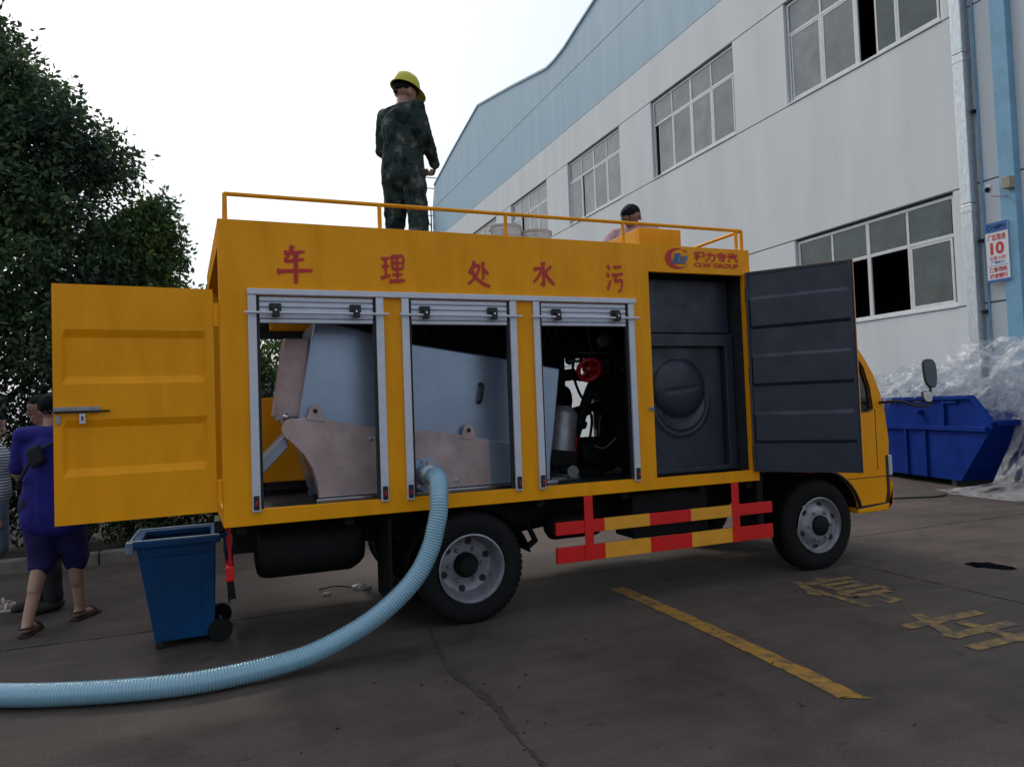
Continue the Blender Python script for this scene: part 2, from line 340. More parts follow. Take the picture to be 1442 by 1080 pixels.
        for i in range(len(us)-1):
            for j in range(len(vv)-1):
                if not solid(i, j): continue
                s.f.append((vid(i,j,0), vid(i+1,j,0), vid(i+1,j+1,0), vid(i,j+1,0)))
                s.f.append((vid(i,j+1,1), vid(i+1,j+1,1), vid(i+1,j,1), vid(i,j,1)))
                if not solid(i-1, j): s.f.append((vid(i,j,0), vid(i,j+1,0), vid(i,j+1,1), vid(i,j,1)))
                if not solid(i+1, j): s.f.append((vid(i+1,j+1,0), vid(i+1,j,0), vid(i+1,j,1), vid(i+1,j+1,1)))
                if not solid(i, j-1): s.f.append((vid(i+1,j,0), vid(i,j,0), vid(i,j,1), vid(i+1,j,1)))
                if not solid(i, j+1): s.f.append((vid(i,j+1,0), vid(i+1,j+1,0), vid(i+1,j+1,1), vid(i,j+1,1)))
        return s

ORG = {}
def org(o): return ORG.get(o.name, Vector((0,0,0)))
def finish(me, smooth, angle=40):
    bm = bmesh.new(); bm.from_mesh(me); bmesh.ops.recalc_face_normals(bm, faces=bm.faces[:]); bm.to_mesh(me); bm.free()
    if smooth:
        me.polygons.foreach_set('use_smooth', [True]*len(me.polygons)); me.set_sharp_from_angle(angle=R(angle))
def obj(name, mb, m, parent=None, bevel=0.0, smooth=False, label=None, angle=40):
    og = org(parent) if parent else Vector((0,0,0))
    me = bpy.data.meshes.new(name); me.from_pydata([tuple(Vector(v)-og) for v in mb.v], [], mb.f); me.update()
    finish(me, smooth, angle)
    me.materials.append(M[m] if isinstance(m, str) else m)
    o = bpy.data.objects.new(name, me); COL.objects.link(o)
    if parent: o.parent = parent
    ORG[o.name] = og
    if bevel:
        b = o.modifiers.new('edge', 'BEVEL'); b.width = bevel; b.segments = 2; b.limit_method = 'ANGLE'; b.angle_limit = R(40)
    if label: o['label'] = label
    return o
def thing(name, label, cat, loc=(0,0,0), group=None):
    o = bpy.data.objects.new(name, None); COL.objects.link(o); o.location = loc; o.empty_display_size = 0.2
    o['label'] = label; o['category'] = cat
    if group: o['group'] = group
    ORG[o.name] = Vector(loc); return o
def tag(o, label, cat, group=None):
    o['label'] = label; o['category'] = cat
    if group: o['group'] = group
    return o
def struct(name, mb, m, **k):
    o = obj(name, mb, m, **k); o['kind'] = 'structure'; return o
def lin(a, b, t): return Vector(a)*(1-t) + Vector(b)*t
def spline(pts, step):
    P = [Vector(p) for p in pts]; P = [2*P[0]-P[1]] + P + [2*P[-1]-P[-2]]; out = []
    for i in range(1, len(P)-2):
        k = max(2, int((P[i+1]-P[i]).length/step))
        for j in range(k):
            t = j/k; a, b, c, d = P[i-1:i+3]
            out.append(0.5*((2*b)+(c-a)*t+(2*a-5*b+4*c-d)*t*t+(3*b-a-3*c+d)*t**3))
    out.append(P[-2]); return out
FONT = None
def text_mesh(body, size_x, size_z, origin, ux_, uz_, thick, bold=0.0):
    """flat lettering as mesh data, fitted to a box of size_x by size_z with its lower corner at origin"""
    cu = bpy.data.curves.new('lettering', 'FONT'); cu.body = body; cu.extrude = 0; cu.offset = bold; cu.resolution_u = 3
    to = bpy.data.objects.new('lettering_tmp', cu); COL.objects.link(to)
    dg = bpy.context.evaluated_depsgraph_get(); me = bpy.data.meshes.new_from_object(to.evaluated_get(dg))
    V = np.array([v.co[:2] for v in me.vertices]) if len(me.vertices) else np.zeros((0, 2)); F = [tuple(p.vertices) for p in me.polygons]
    bpy.data.objects.remove(to); bpy.data.meshes.remove(me); bpy.data.curves.remove(cu)
    mb = MB()
    if not len(V): return mb
    lo, hi = V.min(0), V.max(0); V = (V-lo)/np.maximum(hi-lo, 1e-6)
    ox, ax, az = Vector(origin), Vector(ux_), Vector(uz_); nrm = ax.cross(az).normalized()
    mb.add([ox + ax*(v[0]*size_x) + az*(v[1]*size_z) + nrm*thick for v in V], F)
    return mb

# ------------------------------------------------------------------ ground
mb = MB(); xs = [-400, -60, -20, -8, -4, 0, 4, 8, 14, 20, 60, 400]; ys = [-400, -60, -10, 0, 4, 8, 12, 20, 40, 80, 200, 600]
for i in range(len(xs)-1):
    for j in range(len(ys)-1):
        mb.add([(xs[i],ys[j],0),(xs[i+1],ys[j],0),(xs[i+1],ys[j+1],0),(xs[i],ys[j+1],0)], [(0,1,2,3)])
bmw = struct('ground', mb, 'ground')
def ragged_strip(pts, wd, z, jit, step=0.05):
    pts = spline([(*p, z) for p in pts], step); l, r = [], []
    for i, p in enumerate(pts):
        t = (pts[min(i+1, len(pts)-1)]-pts[max(i-1, 0)]).normalized(); s_ = Vector((t.y, -t.x, 0)); ww = wd(i/len(pts)) if callable(wd) else wd
        l.append(p + s_*(ww/2 + random.uniform(-jit, jit))); r.append(p - s_*(ww/2 + random.uniform(-jit, jit)))
    n = len(pts); m_ = MB(); m_.add(l+r, [(i, i+1, n+i+1, n+i) for i in range(n-1)]); return m_
struct('slab_joint', ragged_strip([(1.28,4.9),(1.2,4.3),(1.16,3.9),(1.21,3.4),(1.18,2.9),(1.2,2.2),(1.17,1.0)], lambda t: 0.016+0.030*math.exp(-((t-0.33)/0.12)**2), 0.004, 0.009, 0.03), 'dirt')
struct('slab_joint', ragged_strip([(-4.5,5.62),(-2.0,5.66),(-0.4,5.64),(1.6,5.66),(4.5,5.63),(12.5,5.64)], 0.014, 0.004, 0.004), 'dirt')
struct('slab_joint', ragged_strip([(5.05,6.0),(5.03,3.0),(5.05,0.5)], 0.010, 0.004, 0.004), 'dirt')
# yellow parking line, worn where wheels cross it
mb = ragged_strip([(2.875,5.05),(2.868,4.3),(2.845,3.6),(2.82,3.1),(2.785,2.68)], 0.125, 0.004, 0.006)
mb.add([(2.72,2.70,0.004),(2.845,2.67,0.004),(2.86,2.60,0.004),(2.81,2.64,0.004)], [(0,3,2,1)])
struct('parking_line', mb, 'marking')
# 停车 painted on the ground, read from the camera side, up = away along the wall
def ground_char(ch, x, y, sx, sy):
    m_ = text_mesh(ch, sx, sy, (x, y, 0), (1,0,0), (0,1,0), 0.004, bold=0.016)
    return m_
struct('road_lettering', ground_char('\u505c', 3.98, 3.72, 0.66, 0.80), 'marking_worn')
struct('road_lettering', ground_char('\u8f66', 3.90, 2.66, 0.72, 0.82), 'marking_worn')
# planting strip and kerb at the back left
random.seed(3)
mb = MB(); x = -9.0; kerbs = []
k_root = thing('kerb', 'low grey concrete kerb along the planting bed behind the people', 'kerb', (-4, 8.6, 0))
k_root['kind'] = 'structure'; del k_root['category']
while x < 1.2:
    ln = 0.6; dy = random.uniform(-0.008, 0.008)
    m_ = MB().box(x+0.006, x+ln-0.006, 8.54+dy, 8.68+dy, -0.02, 0.13+random.uniform(-0.006, 0.006)); obj('kerb_stone', m_, 'kerb', k_root, bevel=0.012); x += ln
mb = MB().box(-9.0, 1.2, 8.685, 13.5, -0.05, 0.09); struct('planting_bed', mb, 'soil')
# ------------------------------------------------------------------ factory building
XW = 13.0
B = thing('factory_building', 'long white factory hall with blue wavy parapet and rows of white framed windows', 'factory', (XW, 24, 0))
wy = lambda u, v, ww: (ww, u, v)          # u along Y, v up, w into X
YR, YL = 2.0, 44.75
wins_hi = [(9.40,13.45),(15.38,19.35),(21.36,25.35),(27.38,31.40),(33.4,37.4)]
wins_lo = [(9.40,13.45),(15.38,19.35),(21.36,25.35),(27.38,31.40)]
G = 0.014
def panel(y0, y1, z0, z1, m='white_wall'):
    obj('wall_panel', MB().box(XW, XW+0.14, y0+G, y1-G, z0+G, z1-G), m, B, bevel=0.006)
# backing wall, one leaf with the window openings
hol = [(a+0.0, b-0.0, 8.62, 11.10) for a, b in wins_hi] + [(a, b, 3.09, 5.24) for a, b in wins_lo]
obj('backing_wall', MB().plate([YR, YL], [0, 15.4], hol, wy, XW+0.11, XW+0.30), 'recess', B)
cols = [YR, 8.13] + [8.42, 20.4, 32.4, YL]
for z0, z1 in ((0.0,3.06),(5.28,8.58),(11.13,12.48)):
    panel(YR, 8.27, z0, z1); panel(8.27, YL, z0, z1)
def piers(wl, z0, z1):
    panel(YR, 8.27, z0, z1); e = 8.27
    for a, b in wl:
        panel(e, a, z0, z1); e = b
    panel(e, YL, z0, z1)
piers(wins_lo, 3.06, 5.28); piers(wins_hi, 8.58, 11.13)
roofl = [(YR,18.9),(8.27,18.6),(14.0,17.9),(18.5,17.15),(21.0,16.6),(22.56,16.26),(24.0,15.98),(25.2,15.72),(26.1,15.64),(26.9,15.66),(31.0,16.62),(35.47,17.59),(38.0,17.15),(40.5,16.71),(YL-0.6,15.95)]
for (ya, yb) in ((YR, 8.27), (8.27, YL)):
    obj('blue_panel', MB().box(XW, XW+0.14, ya+G, yb-G, 12.48+0.002, 14.55-G), 'blue_wall', B)
    top = [p for p in roofl if ya <= p[0] <= yb]
    poly = [(XW, ya+G, 14.55+G)] + [(XW, max(ya+G, min(yb-G, y)), z) for y, z in top] + ([(XW, yb-G, 14.55+G)])
    obj('blue_panel', MB().prism(poly, (0.14, 0, 0)), 'blue_wall', B)
cop = MB()
for p, q in zip(roofl[:-1], roofl[1:]):
    cop.prism([(XW-0.05,p[0],p[1]),(XW+0.35,p[0],p[1]),(XW+0.35,p[0],p[1]+0.09),(XW-0.05,p[0],p[1]+0.09)], (0, q[0]-p[0]-0.001, 0)) if abs(p[1]-q[1]) < 1e-3 else cop.bar((XW+0.15,p[0],p[1]+0.045),(XW+0.15,q[0],q[1]+0.045),0.40,0.09)
obj('coping', cop, 'blue_wall', B)
# the hall behind the facade
obj('hall_shell', MB().box(XW+0.31, XW+26, YL-0.25, YL, 0, 15.3).box(XW+0.31, XW+26, YR, YR+0.2, 0, 15.3).box(XW+0.31, XW+26, YR+0.21, YL-0.26, 15.05, 15.3).box(XW+3.5, XW+3.7, YR+0.21, YL-0.26, 0, 15.04).box(XW+0.31, XW+3.49, YR+0.21, YL-0.26, 6.3, 6.5), 'room', B)
# windows: frame of four bays with transom, each pane its own piece
def window(a, b, z0, z1, tr, state):
    f = MB(); x0, x1 = XW+0.075, XW+0.125; t = 0.07
    f.plate([a+0.012, b-0.012], [z0+0.012, z1-0.012], [(a+0.075, b-0.075, z0+0.08, z1-0.075)], wy, x0, x1)
    n = 4; wd = (b-a-0.15)/n
    for i in range(1, n):
        y = a+0.075+wd*i; hw = 0.045 if i == 2 else 0.028
        f.box(x0+0.004, x1-0.004, y-hw, y+hw, z0+0.0805, z1-0.0755)
    for i in range(n):
        f.box(x0+0.002, x1-0.002, a+0.0755+wd*i+(0.046 if i == 2 else 0.0285 if i else 0), a+0.0745+wd*(i+1)-(0.046 if i == 1 else 0.0285 if i < 3 else 0), tr-0.035, tr+0.035)
    fr = obj('window', f, 'frame_white', B, bevel=0.006)
    for i in range(n):
        ya, yb = a+0.075+wd*i, a+0.075+wd*(i+1)
        g1 = MB().box(x0+0.02, x0+0.028, ya+0.03, yb-0.03, tr+0.036, z1-0.076); obj('pane', g1, state.get(('m', i), 'glass') if not state.get('top') else state['top'], fr)
        s_ = state.get(i, 'shut')
        if s_ == 'open': continue
        off = {'shut': 0.0, 'slid': state.get(('o', i), 0.0)}.get(s_, 0.0)
        d = 0.03 if s_ == 'slid' else 0.0
        sash = MB(); yA, yB = ya+0.030+off, yb-0.030+off
        sash.plate([yA, yB], [z0+0.082, tr-0.037], [(yA+0.045, yB-0.045, z0+0.13, tr-0.082)], wy, x0+0.006+d, x0+0.032+d)
        obj('sash', sash, 'frame_white', fr, bevel=0.004)
        obj('pane', MB().box(x0+0.016+d, x0+0.022+d, yA+0.046, yB-0.046, z0+0.131, tr-0.083), state.get(('m', i), 'glass'), fr)
    obj('sill', MB().box(XW-0.02, XW+0.074, a+0.01, b-0.01, z0-0.03, z0+0.011), 'white_wall', fr, bevel=0.004)
window(*wins_hi[0], 8.62, 11.10, 10.32, {1: 'slid', ('o',1): -0.42, ('m',1): 'glass2', ('m',0): 'glass2', ('m',3): 'glass_pale'})
window(*wins_hi[1], 8.62, 11.10, 10.32, {3: 'slid', ('o',3): -0.14, ('m',1): 'glass_pale', ('m',3): 'glass_pale', ('m',0): 'glass'})
window(*wins_hi[2], 8.62, 11.10, 10.32, {('m',0): 'glass_pale', ('m',2): 'glass_pale', 2: 'slid', ('o',2): -0.10})
window(*wins_hi[3], 8.62, 11.10, 10.32, {2: 'slid', ('o',2): -0.2, ('m',1): 'glass_pale', ('m',3): 'glass_pale', ('m',0): 'glass_pale'})
window(*wins_hi[4], 8.62, 11.10, 10.32, {})
window(*wins_lo[0], 3.09, 5.24, 4.46, {1: 'open', 2: 'open', 3: 'shut', 'top': 'glass2', ('m',0): 'glass2', ('m',3): 'glass2'})
for q in wins_lo[1:]: window(*q, 3.09, 5.24, 4.46, {'top': 'glass2', ('m',0): 'glass2', ('m',1): 'glass2'})
# blue steel column strip
obj('column', MB().box(XW-0.16, XW-0.002, 8.13, 8.41, 0, 14.4), 'column_blue', B, bevel=0.01)
# galvanised downpipe
D = thing('downpipe', 'square galvanised rainwater downpipe fixed to the white wall', 'pipe', (XW-0.12, 8.97, 0))
zs = [0.05, 2.15, 4.9, 7.7, 10.4, 13.1]
for z0, z1 in zip(zs[:-1], zs[1:]):
    ins = 0.0
    obj('pipe_length', MB().box(XW-0.24, XW-0.03, 8.87, 9.08, z0, z1-0.004), 'galv', D, bevel=0.014)
    obj('socket', MB().box(XW-0.246, XW-0.026, 8.864, 9.086, z1-0.16, z1-0.09), 'galv', D, bevel=0.004)
for z in (2.9, 4.2, 6.6, 9.1): obj('bracket', MB().box(XW-0.06, XW-0.002, 8.80, 8.868, z-0.03, z+0.03).box(XW-0.12, XW-0.062, 8.815, 8.868, z-0.02, z+0.02), 'black', D, bevel=0.004)
tag(obj('conduit', MB().tube([(XW-0.03, 8.80, 0.1), (XW-0.03, 8.80, 13.0)], 0.022, 8), 'column_blue'), 'thin grey conduit running up beside the square galvanised downpipe', 'conduit')
# speed sign
SG = thing('speed_sign', 'white factory sign with a blue header and a red 10', 'sign', (XW-0.03, 8.485, 3.37))
sy0, sy1, sx = 8.29, 8.69, XW-0.185
obj('board', MB().box(sx, sx+0.02, sy0, sy1, 3.38, 4.44), 'sign_white', SG, bevel=0.003)
obj('header', MB().box(sx-0.004, sx-0.001, sy0, sy1, 4.27, 4.44), 'sign_head', SG)
obj('footer', MB().box(sx-0.004, sx-0.001, sy0, sy1, 3.38, 3.425), 'sign_head', SG)
obj('bracket', MB().box(sx+0.021, XW-0.163, 8.30, 8.40, 3.6, 3.66).box(sx+0.021, XW-0.163, 8.30, 8.40, 4.2, 4.26).box(sx+0.021, XW-0.002, 8.62, 8.66, 3.6, 3.66).box(sx+0.021, XW-0.002, 8.62, 8.66, 4.2, 4.26), 'galv', SG)
def sign_text(t, ya, yb, za, zb, m, bold=0.02):
    obj('lettering', text_mesh(t, abs(yb-ya), zb-za, (sx-0.001, yb, za), (0,-1,0), (0,0,1), 0.003, bold), m, SG)
sign_text('\u4e2d\u56fd\u7a0b\u529b', 8.33, 8.54, 4.31, 4.39, 'sign_white')
sign_text('\u5382\u533a\u9650\u901f', 8.33, 8.65, 4.12, 4.23, 'sign_red')
sign_text('10', 8.37, 8.61, 3.87, 4.09, 'sign_red', 0.035)
sign_text('\u516c\u91cc/\u5c0f\u65f6', 8.35, 8.63, 3.77, 3.845, 'sign_red', 0.01)
sign_text('(\u4e25\u7981\u9e23\u7b1b)', 8.37, 8.61, 3.69, 3.755, 'sign_blue', 0.02)
obj('divider', MB().box(sx-0.003, sx-0.001, sy0+0.02, sy1-0.02, 3.665, 3.672), 'sign_head', SG)
sign_text('\u8fdd\u7ae0\u7f5a\u6b3e', 8.33, 8.65, 3.555, 3.645, 'sign_red')
sign_text('\u51cf\u901f\u6162\u884c', 8.33, 8.65, 3.445, 3.535, 'sign_red')
rg = MB(); rg.lathe((sx-0.002, 8.61, 4.35), (-1,0,0), [(0.045,0),(0.045,0.002),(0.032,0.002),(0.032,0)], 20, True); obj('emblem', rg, 'sign_white', SG)
# security camera and junction box
CC = thing('security_camera', 'small round security camera on a bent arm above the sign', 'camera', (XW-0.2, 8.4, 4.95))
obj('housing', MB().lathe((XW-0.36, 8.47, 5.02), (-0.8,-0.3,-0.5), [(0.02,-0.08),(0.055,-0.07),(0.06,0.03),(0.066,0.05),(0.05,0.06)], 18), 'alu', CC, smooth=True)
obj('lens', MB().lathe((XW-0.36, 8.47, 5.02), (-0.8,-0.3,-0.5), [(0.045,0.055),(0.04,0.068)], 16), 'black', CC)
obj('arm', MB().tube([(XW-0.34,8.46,4.98),(XW-0.34,8.44,4.90),(XW-0.30,8.41,4.87),(XW-0.165,8.3,4.87)], 0.016, 8), 'alu', CC, smooth=True)
tag(obj('junction_box', MB().box(XW-0.30, XW-0.163, 8.13, 8.27, 4.96, 5.16), 'box_beige', bevel=0.01), 'small beige junction box on the blue column beside the camera', 'box')
# caged ladder at the far end of the hall
LD = thing('caged_ladder', 'black caged access ladder at the far end of the hall', 'ladder', (12.5, 45.3, 0))
for yx in (12.30, 12.75): obj('stile', MB().tube([(yx,45.1,0.2),(yx,45.1,14.6),(yx,45.1,15.2)], 0.06, 6), 'black', LD)
for i in range(44): obj('rung', MB().tube([(12.30,45.1,0.5+0.33*i),(12.75,45.1,0.5+0.33*i)], 0.03, 5), 'black', LD)
for i in range(12):
    z = 3+1.05*i; obj('hoop', MB().tube([Vector((12.525+0.42*math.cos(t), 45.1-0.75*math.sin(t), z)) for t in np.linspace(0.15, math.pi-0.15, 9)], 0.05, 5), 'black', LD)
for t in (0.5, 1.57, 2.6): obj('cage_bar', MB().tube([(12.525+0.42*math.cos(t),45.1-0.75*math.sin(t),3),(12.525+0.42*math.cos(t),45.1-0.75*math.sin(t),14.6)], 0.045, 5), 'black', LD)
obj('stay', MB().tube([(12.75,45.0,14.2),(13.2,44.8,14.2)], 0.03, 5).tube([(12.3,44.6,15.9),(13.3,44.6,15.9)], 0.03, 5).tube([(12.3,44.6,16.6),(13.3,44.6,16.6)], 0.03, 5), 'black', LD)
# ------------------------------------------------------------------ truck
TY = 4.67                                   # plane of the near body side
T = thing('sewage_truck', 'yellow sewage treatment box truck with open shutters and doors', 'truck', (2.6, 5.6, 0))
xz = lambda u, v, ww: (u, ww, v)
bays = [(0.19, 0.97, 0.895, 2.205), (1.145, 1.91, 0.893, 2.205), (2.095, 2.87, 0.891, 2.205)]
near = [*bays, (3.05, 3.95, 0.885, 2.46)]
obj('side_panel', MB().plate([0, 4.02], [0.80, 2.67], near, xz, TY, TY+0.04), 'yellow', T, bevel=0.006)
far_holes = [(0.31, 0.62, 1.60, 2.14), (2.42, 2.70, 2.00, 2.085), (3.20, 3.56, 1.10, 1.95)]
obj('far_side_panel', MB().plate([0, 4.02], [0.80, 2.67], far_holes, xz, 6.56, 6.60), 'yellow', T, bevel=0.006)
obj('front_panel', MB().box(3.98, 4.02, TY+0.041, 6.559, 0.80, 2.67), 'yellow', T)
obj('roof', MB().box(0.002, 3.979, TY+0.041, 6.559, 2.60, 2.635), 'roof_plate', T)
sk_ = lambda u: -0.088*(u-TY-0.04)/1.85          # the tail is a little out of square
obj('rear_frame', MB().plate([TY+0.041, 6.60], [0.80, 2.67], [(TY+0.10, 6.50, 0.90, 2.52)], lambda u, v, ww: (sk_(u) if ww == 0 else -0.001, u, v), 0.0, 0.06), 'yellow', T, bevel=0.002)
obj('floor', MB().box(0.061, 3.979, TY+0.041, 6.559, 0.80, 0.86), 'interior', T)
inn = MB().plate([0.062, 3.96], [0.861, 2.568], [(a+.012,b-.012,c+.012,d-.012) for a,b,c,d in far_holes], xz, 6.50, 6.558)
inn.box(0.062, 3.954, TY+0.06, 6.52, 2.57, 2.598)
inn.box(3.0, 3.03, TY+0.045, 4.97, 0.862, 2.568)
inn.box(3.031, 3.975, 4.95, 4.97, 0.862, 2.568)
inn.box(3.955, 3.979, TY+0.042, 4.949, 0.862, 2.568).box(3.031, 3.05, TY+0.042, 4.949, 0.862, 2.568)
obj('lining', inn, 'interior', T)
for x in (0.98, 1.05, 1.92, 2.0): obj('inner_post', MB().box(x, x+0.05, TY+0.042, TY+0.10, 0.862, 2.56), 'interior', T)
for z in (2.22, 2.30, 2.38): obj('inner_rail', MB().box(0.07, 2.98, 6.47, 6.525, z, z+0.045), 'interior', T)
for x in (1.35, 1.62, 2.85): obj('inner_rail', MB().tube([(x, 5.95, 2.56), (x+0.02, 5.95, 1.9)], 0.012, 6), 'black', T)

# aluminium trim over the three bays
obj('top_trim', MB().box(0.16, 2.915, TY-0.028, TY-0.001, 2.207, 2.245), 'alu', T, bevel=0.005)
for bi, (a, b, z0, z1) in enumerate(bays):
    fr = MB(); wd = 0.05
    for xx, x0_, x1_, g0_, g1_ in ((a-0.003, a-0.028, a+0.022, a+0.001, a+0.04), (b+0.003, b-0.022, b+0.028, b-0.04, b-0.001)):
        sf = obj('shutter_channel', MB().box(x0_, x1_, TY-0.022, TY-0.001, z0-0.015, 2.2065), 'alu', T, bevel=0.004)
        obj('gasket', MB().box(g0_, g1_, TY+0.001, TY+0.032, z0+0.002, 2.204), 'black', sf)
        obj('end_block', MB().box(xx-0.016, xx+0.016, TY-0.034, TY-0.0225, z0+0.0, z0+0.085), 'black', sf, bevel=0.003)
        obj('marker_lamp', MB().box(xx-0.008, xx+0.008, TY-0.040, TY-0.0345, z0+0.025, z0+0.055), 'lamp_red', sf, bevel=0.002)
    rs = thing('roller_shutter', '', '', (0,0,0)); del rs['label']; del rs['category']
    rs.parent = T; rs.location = -Vector(T.location); ORG[rs.name] = Vector((0,0,0))
    for k in range(4):
        zt = 2.203 - k*0.036
        obj('slat', MB().prism([(a+0.041,TY+0.006,zt),(a+0.041,TY-0.006,zt-0.008),(a+0.041,TY-0.006,zt-0.028),(a+0.041,TY+0.006,zt-0.0345),(a+0.041,TY+0.02,zt-0.0345),(a+0.041,TY+0.02,zt)], (b-a-0.082,0,0)), 'alu', rs)
    obj('bottom_rail', MB().box(a+0.041, b-0.041, TY-0.008, TY+0.025, 2.035, 2.058), 'alu', rs, bevel=0.004)
    obj('drum', MB().tube([(a+0.03,TY+0.15,2.33),(b-0.03,TY+0.15,2.33)], 0.10, 16), 'alu', rs, smooth=True)
    obj('lift_bar', MB().tube([(a-0.05,TY-0.052,2.093),(b+0.055,TY-0.052,2.093)], 0.0085, 10), 'alu', rs, smooth=True)
    for fx_ in (0.17, 0.80):
        lx = a + (b-a)*fx_ + (0.0 if bi < 2 else 0.02)
        lt = MB().box(lx-0.036, lx+0.036, TY-0.03, TY-0.0085, 2.098, 2.155).box(lx-0.02, lx+0.022, TY-0.066, TY-0.031, 2.068, 2.128)
        obj('latch', lt, 'black', rs, bevel=0.004)
        obj('rivet', MB().lathe((lx,TY-0.0665,2.108),(0,-1,0),[(0.008,0),(0.006,0.004)],10), 'chrome', rs)

# red brush lettering 车 理 处 水 污
STK = {
 'che': [([(.22,.80),(.5,.82),(.78,.85)],.09),([(.46,1.0),(.36,.78),(.25,.59),(.5,.61),(.76,.65)],.09),([(.02,.30),(.5,.34),(.98,.36)],.10),([(.53,.80),(.53,.4),(.52,.0)],.12)],
 'li': [([(.04,.85),(.38,.88)],.10),([(.06,.56),(.36,.59)],.10),([(.0,.12),(.40,.25)],.12),([(.21,.86),(.21,.2)],.11),([(.48,.95),(.49,.48)],.10),([(.48,.93),(.94,.95),(.91,.47)],.10),([(.49,.71),(.90,.72)],.08),([(.49,.49),(.90,.50)],.09),([(.69,.93),(.69,.07)],.11),([(.48,.27),(.92,.29)],.09),([(.36,.03),(.7,.04),(1.0,.08)],.12)],
 'chu': [([(.32,1.0),(.22,.75),(.05,.52)],.11),([(.26,.78),(.54,.82),(.42,.5),(.22,.25),(.0,.10)],.11),([(.17,.60),(.40,.34),(.65,.15),(1.0,.02)],.14),([(.70,.98),(.70,.6),(.69,.28)],.11),([(.72,.68),(.94,.52)],.13)],
 'shui': [([(.5,1.0),(.51,.5),(.5,.06),(.36,.15)],.14),([(.06,.68),(.40,.74),(.28,.42),(.02,.16)],.11),([(.88,.84),(.72,.70),(.56,.60)],.11),([(.54,.64),(.72,.36),(1.0,.10)],.14)],
 'wu': [([(.06,.93),(.22,.80)],.14),([(.0,.64),(.16,.54)],.14),([(.02,.08),(.12,.22),(.22,.42)],.12),([(.42,.88),(.92,.91)],.10),([(.32,.60),(.66,.62),(1.0,.66)],.10),([(.60,.60),(.50,.38),(.90,.42),(.86,.12),(.66,.0)],.11)],
}
def brush(strokes, x0, x1, z0, z1, y):
    mb_ = MB()
    for si, (pts, wd) in enumerate(strokes):
        P = spline([(p[0], 0, p[1]) for p in pts], 0.06) if len(pts) > 2 else [lin((pts[0][0],0,pts[0][1]), (pts[1][0],0,pts[1][1]), t) for t in np.linspace(0, 1, 8)]
        l, r = [], []; n = len(P); yy = y - 0.0006*si
        for i, p in enumerate(P):
            t = (P[min(i+1,n-1)]-P[max(i-1,0)]).normalized(); s_ = Vector((t.z,0,-t.x)); u = i/(n-1)
            w2 = wd*0.58*(0.85+0.5*math.exp(-(u/0.12)**2)-0.45*max(0,(u-0.75)/0.25)+0.25*math.exp(-((u-.93)/0.08)**2))
            for q, lst, sg in ((p+s_*w2, l, 1), (p-s_*w2, r, -1)): lst.append((x0+(x1-x0)*q.x, yy, z0+(z1-z0)*q.z))
        mb_.add(l+r, [(i, i+1, n+i+1, n+i) for i in range(n-1)])
    return mb_
for k, x0, x1, z0, z1 in (('che',.335,.56,2.285,2.525),('li',.99,1.15,2.315,2.495),('chu',1.59,1.755,2.30,2.48),('shui',2.08,2.25,2.315,2.495),('wu',2.685,2.825,2.295,2.505)):
    obj('letter', brush(STK[k], x0, x1, z0, z1, TY-0.003), 'sign_red', T)
# company emblem and its two lines of lettering
cr = [];  cxm, czm = 3.318, 2.572
for t in np.linspace(R(38), R(325), 26): cr.append((cxm+0.112*math.cos(t), TY-0.003, czm+0.082*math.sin(t)))
for t in np.linspace(R(322), R(41), 26): cr.append((cxm+0.030+0.088*math.cos(t)*0.98, TY-0.003, czm+0.004+0.070*math.sin(t)))
obj('emblem', MB().prism(cr, (0,-0.002,0)), 'sign_red', T)
def sl(x, z, wd, h, k=0.36): return [(x,TY-0.0055,z),(x+wd,TY-0.0055,z),(x+wd+k*h,TY-0.0055,z+h),(x+k*h,TY-0.0055,z+h)]
bl = MB().prism([(3.268,TY-0.0055,2.532),(3.392,TY-0.0055,2.532),(3.397,TY-0.0055,2.544),(3.322,TY-0.0055,2.544),(3.350,TY-0.0055,2.612),(3.300,TY-0.0055,2.612)], (0,-0.002,0))
for i in range(3): bl.prism(sl(3.338+0.024*i, 2.550, 0.014, 0.045), (0,-0.002,0))
obj('emblem', bl, 'sign_blue', T)
obj('lettering', text_mesh('\u7a0b\u529b\u4e13\u6c7d', 0.43, 0.078, (3.475, TY-0.001, 2.560), (1,0,0), (0,0,1), 0.003, 0.03), 'sign_red', T)
obj('lettering', text_mesh('CLW GROUP', 0.43, 0.036, (3.475, TY-0.001, 2.513), (1,0,0), (0,0,1), 0.003, 0.03), 'sign_red', T)

# front compartment: upper plate, lower cover with a pressed bulge
obj('cover_plate', MB().box(3.075, 3.935, 4.86, 4.90, 2.01, 2.445), 'dark_grey', T, bevel=0.008)
obj('cover_frame', MB().plate([3.06, 3.945], [0.89, 2.0], [(3.13, 3.865, 0.93, 1.90)], xz, 4.83, 4.88), 'dark_grey', T, bevel=0.006)
nu, nv = 56, 70; vs = []; fs = []
for j in range(nv+1):
    for i in range(nu+1):
        u = 3.10 + 0.80*i/nu; v = 0.92 + 1.0*j/nv
        r_ = math.hypot((u-3.43)/0.255, (v-1.57)/0.235); y = 4.90
        h = 0.065*max(0, 1-r_**2.2)**0.45 if r_ < 1 else 0
        rr2 = math.hypot((u-3.45)/0.24, (v-1.50)/0.27)
        if v < 1.5: h += 0.020*math.exp(-((rr2-0.98)/0.07)**2)*min(1,(1.5-v)/0.12) + 0.014*math.exp(-((rr2-1.16)/0.05)**2)*min(1,(1.5-v)/0.15)
        h += 0.010*noise.noise((u*4, v*2.5, 1.0)) - 0.008*math.exp(-((v-1.555-0.10*(u-3.43))/0.012)**2)*(1 if abs(u-3.43) < .15 else 0)
        vs.append((u, y-h, v))
